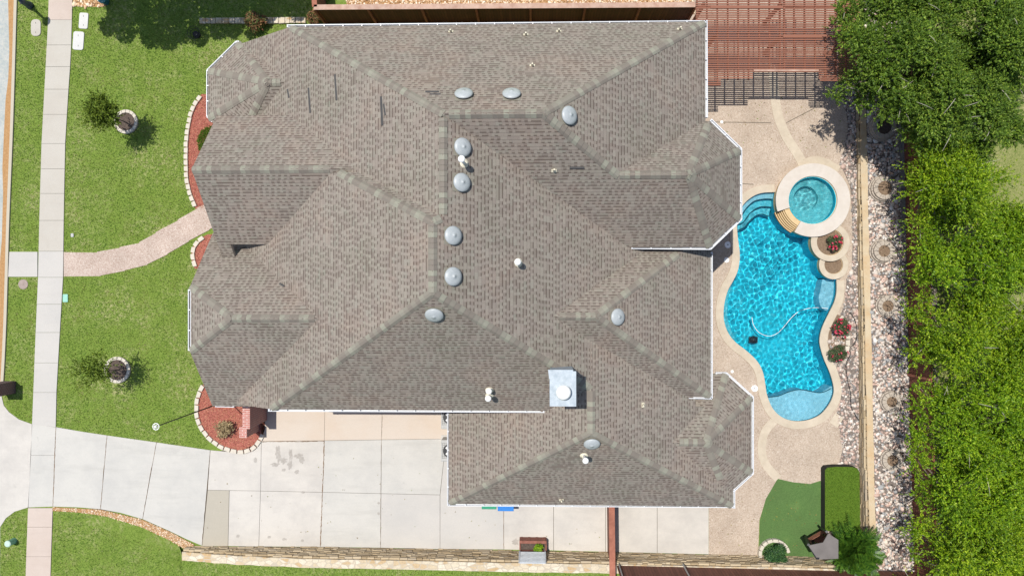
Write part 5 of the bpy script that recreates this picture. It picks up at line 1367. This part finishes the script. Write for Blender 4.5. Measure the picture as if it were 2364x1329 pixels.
# condensers
for (u0, v0, u1, v1, lab) in ((1016, 935, 1062, 990, "air conditioner beside the garage, half under the main eave"), (1016, 1015, 1062, 1065, "air conditioner beside the garage, farther from the main eave")):
    z = .85; x0, x1 = X_(u0 + 2, v0, z), X_(u0 + 2, v0, z) + .85; y1 = Y_(u0, v0, z); y0 = y1 - .85 if u0 == 0 else Y_(u0, v1, z)
    cx, cy = (x0 + x1) / 2, (y0 + y1) / 2; t = empty("air_conditioner", (cx, cy, 0), lab, "air conditioner", "air conditioners beside the garage")
    MB().box((cx, cy, .03), (x1 - x0 + .2, y1 - y0 + .15, .07)).build("pad", M['conc'], t)
    bevel(MB().box((cx, cy, .46), (x1 - x0, y1 - y0, .76)).build("cabinet", M['greymetal'], t), .04)
    g = MB()
    for k in range(9):
        f_ = -.36 + k * .09; g.box((cx + f_, cy, z), (.008, .74, .008)).box((cx, cy + f_, z + .009), (.74, .008, .008))
    g.build("grille", M['black'], t)
    MB().cyl((cx, cy), .33, .842, .846, 28).build("fan_opening", M['black'], t)
    MB().box((cx, cy, .851), (.5, .1, .006), .8).build("fan_blade", M['white'], t); MB().box((cx, cy, .852), (.5, .1, .006), 2.37).build("fan_blade", M['white'], t)
# bins
for (u0, u1, mk, lab) in ((1112, 1146, 'green', "green wheelie bin against the garage wall, just under the eave"), (1149, 1186, 'blue', "blue wheelie bin against the garage wall beside the green one")):
    z = 1.05; x0, x1 = X_(u0, 1178, z), X_(u1, 1178, z); y0 = Y_(1150, 1175 if mk == 'green' else 1179, z); cx = (x0 + x1) / 2; cy = y0 + .36
    t = empty("wheelie_bin", (cx, cy, 0), lab, "bin", "wheelie bins by the garage")
    w = x1 - x0; vs = [(cx - w * .4, cy - .26, .05), (cx + w * .4, cy - .26, .05), (cx + w * .4, cy + .26, .05), (cx - w * .4, cy + .26, .05), (cx - w * .48, cy - .34, 1.0), (cx + w * .48, cy - .34, 1.0), (cx + w * .48, cy + .34, 1.0), (cx - w * .48, cy + .34, 1.0)]
    MB().add(vs, [(3, 2, 1, 0), (4, 5, 6, 7), (0, 1, 5, 4), (1, 2, 6, 5), (2, 3, 7, 6), (3, 0, 4, 7)]).build("body", M[mk], t)
    bevel(MB().box((cx, cy, 1.03), (w, .72, .05)).build("lid", M[mk], t), .02)
    for s in (-1, 1): MB().tube([(cx + s * w * .42 - .03, cy + .3, .12), (cx + s * w * .42 + .03, cy + .3, .12)], .12, 14).build("wheel", M['black'], t)
# planter box + grey slatted bench at the south wall
z = .55; x0, x1 = X_(1199, 1255, z), X_(1262, 1255, z); y1, y0 = Y_(1230, 1248, z), Y_(1230, 1273, z); cx, cy = (x0 + x1) / 2, (y0 + y1) / 2
t = empty("planter_box", (cx, cy, 0), "long red-brown planter box with a small green plant by the stone wall", "planter box")
for (dx, dy, sx_, sy_) in ((0, (y1 - y0) / 2 - .06, x1 - x0, .14), (0, -(y1 - y0) / 2 + .03, x1 - x0, .05), (-(x1 - x0) / 2 + .03, 0, .06, y1 - y0 - .19), ((x1 - x0) / 2 - .03, 0, .06, y1 - y0 - .19)):
    bevel(MB().box((cx + dx, cy + dy - (.045 if sx_ < .1 else 0), z / 2), (sx_, sy_, z)).build("side", M['terra'], t), .015)
for k in range(4): MB().box((x0 + .1 + k * (x1 - x0 - .2) / 3, y1 - .01, z / 2), (.1, .06, z + .03)).build("stave", M['terra'], t)
MB().box((cx, cy - .04, z / 2 - .05), (x1 - x0 - .14, y1 - y0 - .22, z - .1)).build("planter_soil", M['soild'], t)
V, F = leaves(np.array([[cx + .28, cy - .02, z + .1], [cx + .15, cy - .1, z + .05]]), np.array([.2, .14]), 420, .045, asp=.4); mesh_obj("foliage", V, F, M['leafb'], t)
z = .95; x0, x1 = X_(1198, 1285, z), X_(1260, 1285, z); ya_, yb_ = Y_(1230, 1274, .75), Y_(1230, 1297, 1.45)
cx = (x0 + x1) / 2; t = empty("slatted_bench", (cx, (ya_ + yb_) / 2, 0), "grey slatted bench leaning against the stone wall below the planter box", "bench")
for k in range(9):
    f_ = k / 8; y = ya_ + (yb_ - ya_) * f_; zz = .78 + .72 * f_
    MB().box((cx, y, zz), (x1 - x0 - .1, .075, .02)).build("slat", M['greyslat'], t)
for s in (-1, 1):
    MB().bar((cx + s * ((x1 - x0) / 2 - .02), ya_ + .05, .80), (cx + s * ((x1 - x0) / 2 - .02), yb_, 1.52), .05, .05).build("arm", M['greyslat'], t)
    MB().box((cx + s * ((x1 - x0) / 2 - .04), ya_, .38), (.05, .05, .78)).build("leg", M['greyslat'], t)
# canopy swing
t = empty("canopy_swing", (*XY(1890, 1255), 0), "wooden garden swing seat with a grey fabric canopy beside the clipped hedge", "garden swing")
cz = 2.0
can = [(1866, 1258), (1900, 1251), (1912, 1230), (1935, 1245), (1935, 1288), (1888, 1290)]
MB().prism(poly(can, cz), cz - .02, cz + .02).build("canopy", M['canvas'], t)
sa, sb = W(1868, 1248, .5), W(1906, 1226, .5)
d = (sb - sa).normalized(); nn = Vector((-d.y, d.x, 0))
for k in range(5): MB().bar(sa - nn * (.0 + .1 * k - .1), sb - nn * (.0 + .1 * k - .1), .08, .025).build("seat_slat", M['slat'], t)
for k in range(3): MB().bar(sa + nn * (.16) + Vector((0, 0, .08 + .11 * k)), sb + nn * (.16) + Vector((0, 0, .08 + .11 * k)), .025, .08).build("back_slat", M['slat'], t)
for u, v_, du, dv in ((1866, 1256, 30, 14), (1908, 1226, 24, 24), (1888, 1288, 22, -18)):
    p = W(u, v_, cz); q = W(u + du - 34, v_ + dv - 26, 0)
    q = W((u - 1232) * .941 + 1232 + du, (v_ - 667) * .941 + 667 + dv, 0)
    MB().bar(p + Vector((0, 0, .03)), q, .1, .1).build("post", M['black'], t)
MB().bar(W(1866, 1257, cz - .05), W(1886, 1290, cz - .05), .06, .08).build("rail", M['black'], t)
# stone collar round the shrub
cc = XY(1788, 1280, .2); t = empty("stone_collar", (*cc, 0), "pale rough stones curving round the dark round shrub", "stone edging")
for k in range(9):
    a = R(20 + k * 22); bevel(MB().box((cc[0] + .68 * math.cos(a), cc[1] + .68 * math.sin(a), .12), (.16, .25, .24), a).build("stone", M['block'], t), .03)
# skimmer lids
for (u, v_, r_, lab) in ((1680, 565, .16, "bluish round skimmer lid in the shade of the upper bay"), (1677, 600, .13, "white round deck lid beside the upper bay's shadow"), (1742, 896, .16, "large white deck lid with a dark centre near the tanning shelf"), (1690, 857, .075, "small white deck cap near the lower bay's gutter"), (1666, 282, .075, "small white deck cap below the pergola shadow")):
    c = XY(u, v_); t = empty("deck_lid", (*c, 0), lab, "deck lid", "round lids in the patio"); MB().lathe((*c, .012), [(r_, 0), (r_, .012), (r_ * .9, .018), (.0005, .02)], 24).build("disc", M['white'], t)
    if r_ > .14: MB().cyl(c, .03, .03, .036, 12).build("knob", M['black'], t)
# stray branch-built teal bin top left
c = XY(246, 5); tag(MB().lathe((*c, 0), [(.16, 0), (.2, .35), (.22, .36), (.22, .4), (.0005, .42)], 18).build("plant_pot", M['teal']), "teal pot by the pebbles in the top left tree shade", "pot")

for o_ in bpy.data.objects:
    if o_.type == 'MESH' and o_.parent is not None and o_.parent.name.split('.')[0] in ("swimming_pool", "spa", "pool_planter", "pool_cleaner", "tanning_shelf", "pool_step", "bench_or_glint_ledge") and "water" not in o_.name:
        o_.cycles.is_caustics_receiver = True

# ground cover patch, joint debris, oil stains, litter
gc = poly([(486, 292), (466, 302), (457, 322), (460, 348), (505, 345), (505, 292)])
V, F = blades(gc, 2600, .04, .09, .03); tag(mesh_obj("ground_cover", V, F, M['leafg'] if False else M['bladeg']), "dark green ground cover in the red mulch bed at the front bay", "ground cover", kind="stuff")
rr = random.Random(12)
def debris(pts, w):
    P = smooth_open([XY(*p) for p in pts], 14); P = [(x + rr.uniform(-.012, .012), y + rr.uniform(-.012, .012)) for x, y in P]
    A = [(x, y) for x, y in P]; n_ = len(A); L_, R_ = [], []
    for i, (x, y) in enumerate(A):
        a = Vector(A[max(0, i - 1)]); b = Vector(A[min(n_ - 1, i + 1)]); t = (b - a).normalized(); ww = w * rr.uniform(.3, 1.1)
        L_.append((x - t.y * ww, y + t.x * ww)); R_.append((x + t.y * ww, y - t.x * ww))
    vs = [(*p, .0325) for p in L_] + [(*p, .0325) for p in R_]
    tag(mesh_obj("joint_debris", vs, [(i, n_ + i, n_ + i + 1, i + 1) for i in range(n_ - 1)], M['soil']), kind="structure")
debris([(749, 1017), (748, 1060), (746, 1110), (744, 1160), (742, 1210), (740, 1258)], .028)
debris([(606, 1019), (650, 1018), (700, 1018), (749, 1017)], .022); debris([(130, 986), (128, 1030), (126, 1090), (123, 1165)], .022); debris([(248, 1004), (240, 1090), (233, 1174)], .014)
debris([(362, 1020), (345, 1110), (330, 1196)], .014); debris([(486, 1040), (476, 1150), (467, 1256)], .010)
debris([(883, 960), (880, 1060), (879, 1160), (879, 1260)], .008); debris([(1163, 1178), (1163, 1264)], .014)
M['stain'] = nmat("oil_stain", [(.3, (.30, .275, .24)), (.7, (.40, .37, .33))], 9, rough=.85)
for si, (u, v_, ru, rv) in enumerate([(643, 1047, 7, 20), (655, 1062, 9, 8), (672, 1048, 5, 14), (690, 1052, 12, 7), (697, 1060, 7, 9), (670, 1072, 6, 12), (636, 1071, 12, 5), (685, 1088, 6, 5), (655, 1083, 5, 4), (590, 1060, 4, 6), (550, 1236, 4, 4), (656, 1243, 5, 3), (698, 1246, 4, 3), (622, 1238, 4, 3), (874, 1160, 3, 3), (874, 1184, 3, 3), (1190, 1250, 9, 9), (700, 1135, 4, 3)]):
    P = []
    for k in range(18):
        a = k * math.pi / 9; f_ = rr.uniform(.55, 1.2); P.append(XY(u + ru * f_ * math.cos(a), v_ + rv * f_ * math.sin(a)))
    tag(mesh_obj("driveway_stain", [(*p, .0305 + .0012 * si) for p in P], [tuple(range(18))[::-1]], M['stain']), kind="structure")
M['litter'] = island("leaf_litter", [(0, (.12, .08, .03)), (.5, (.25, .2, .06)), (1, (.15, .22, .03))], .8)
VV, FF, off = [], [], 0
for pl_, dn, z in ((poly([(1650, 210), (1930, 210), (1950, 330), (1900, 380), (1650, 330)]), 5, .016), (poly([(1755, 1120), (1900, 1110), (1900, 1280), (1755, 1280)]), 7, .03), (poly([(1640, 1080), (1740, 1180), (1745, 1280), (1640, 1280)]), 3, .016), (poly([(480, 1040), (1400, 1060), (1400, 1260), (480, 1250)]), .9, .035)):
    V, F = blades(pl_, dn, z, .05, .05, (), None, 1.5); VV.append(V); FF.append(F + off); off += len(V)
tag(mesh_obj("leaf_litter", np.concatenate(VV), np.concatenate(FF), M['litter']), "scattered fallen leaves on the paving and turf", "fallen leaves", kind="stuff")
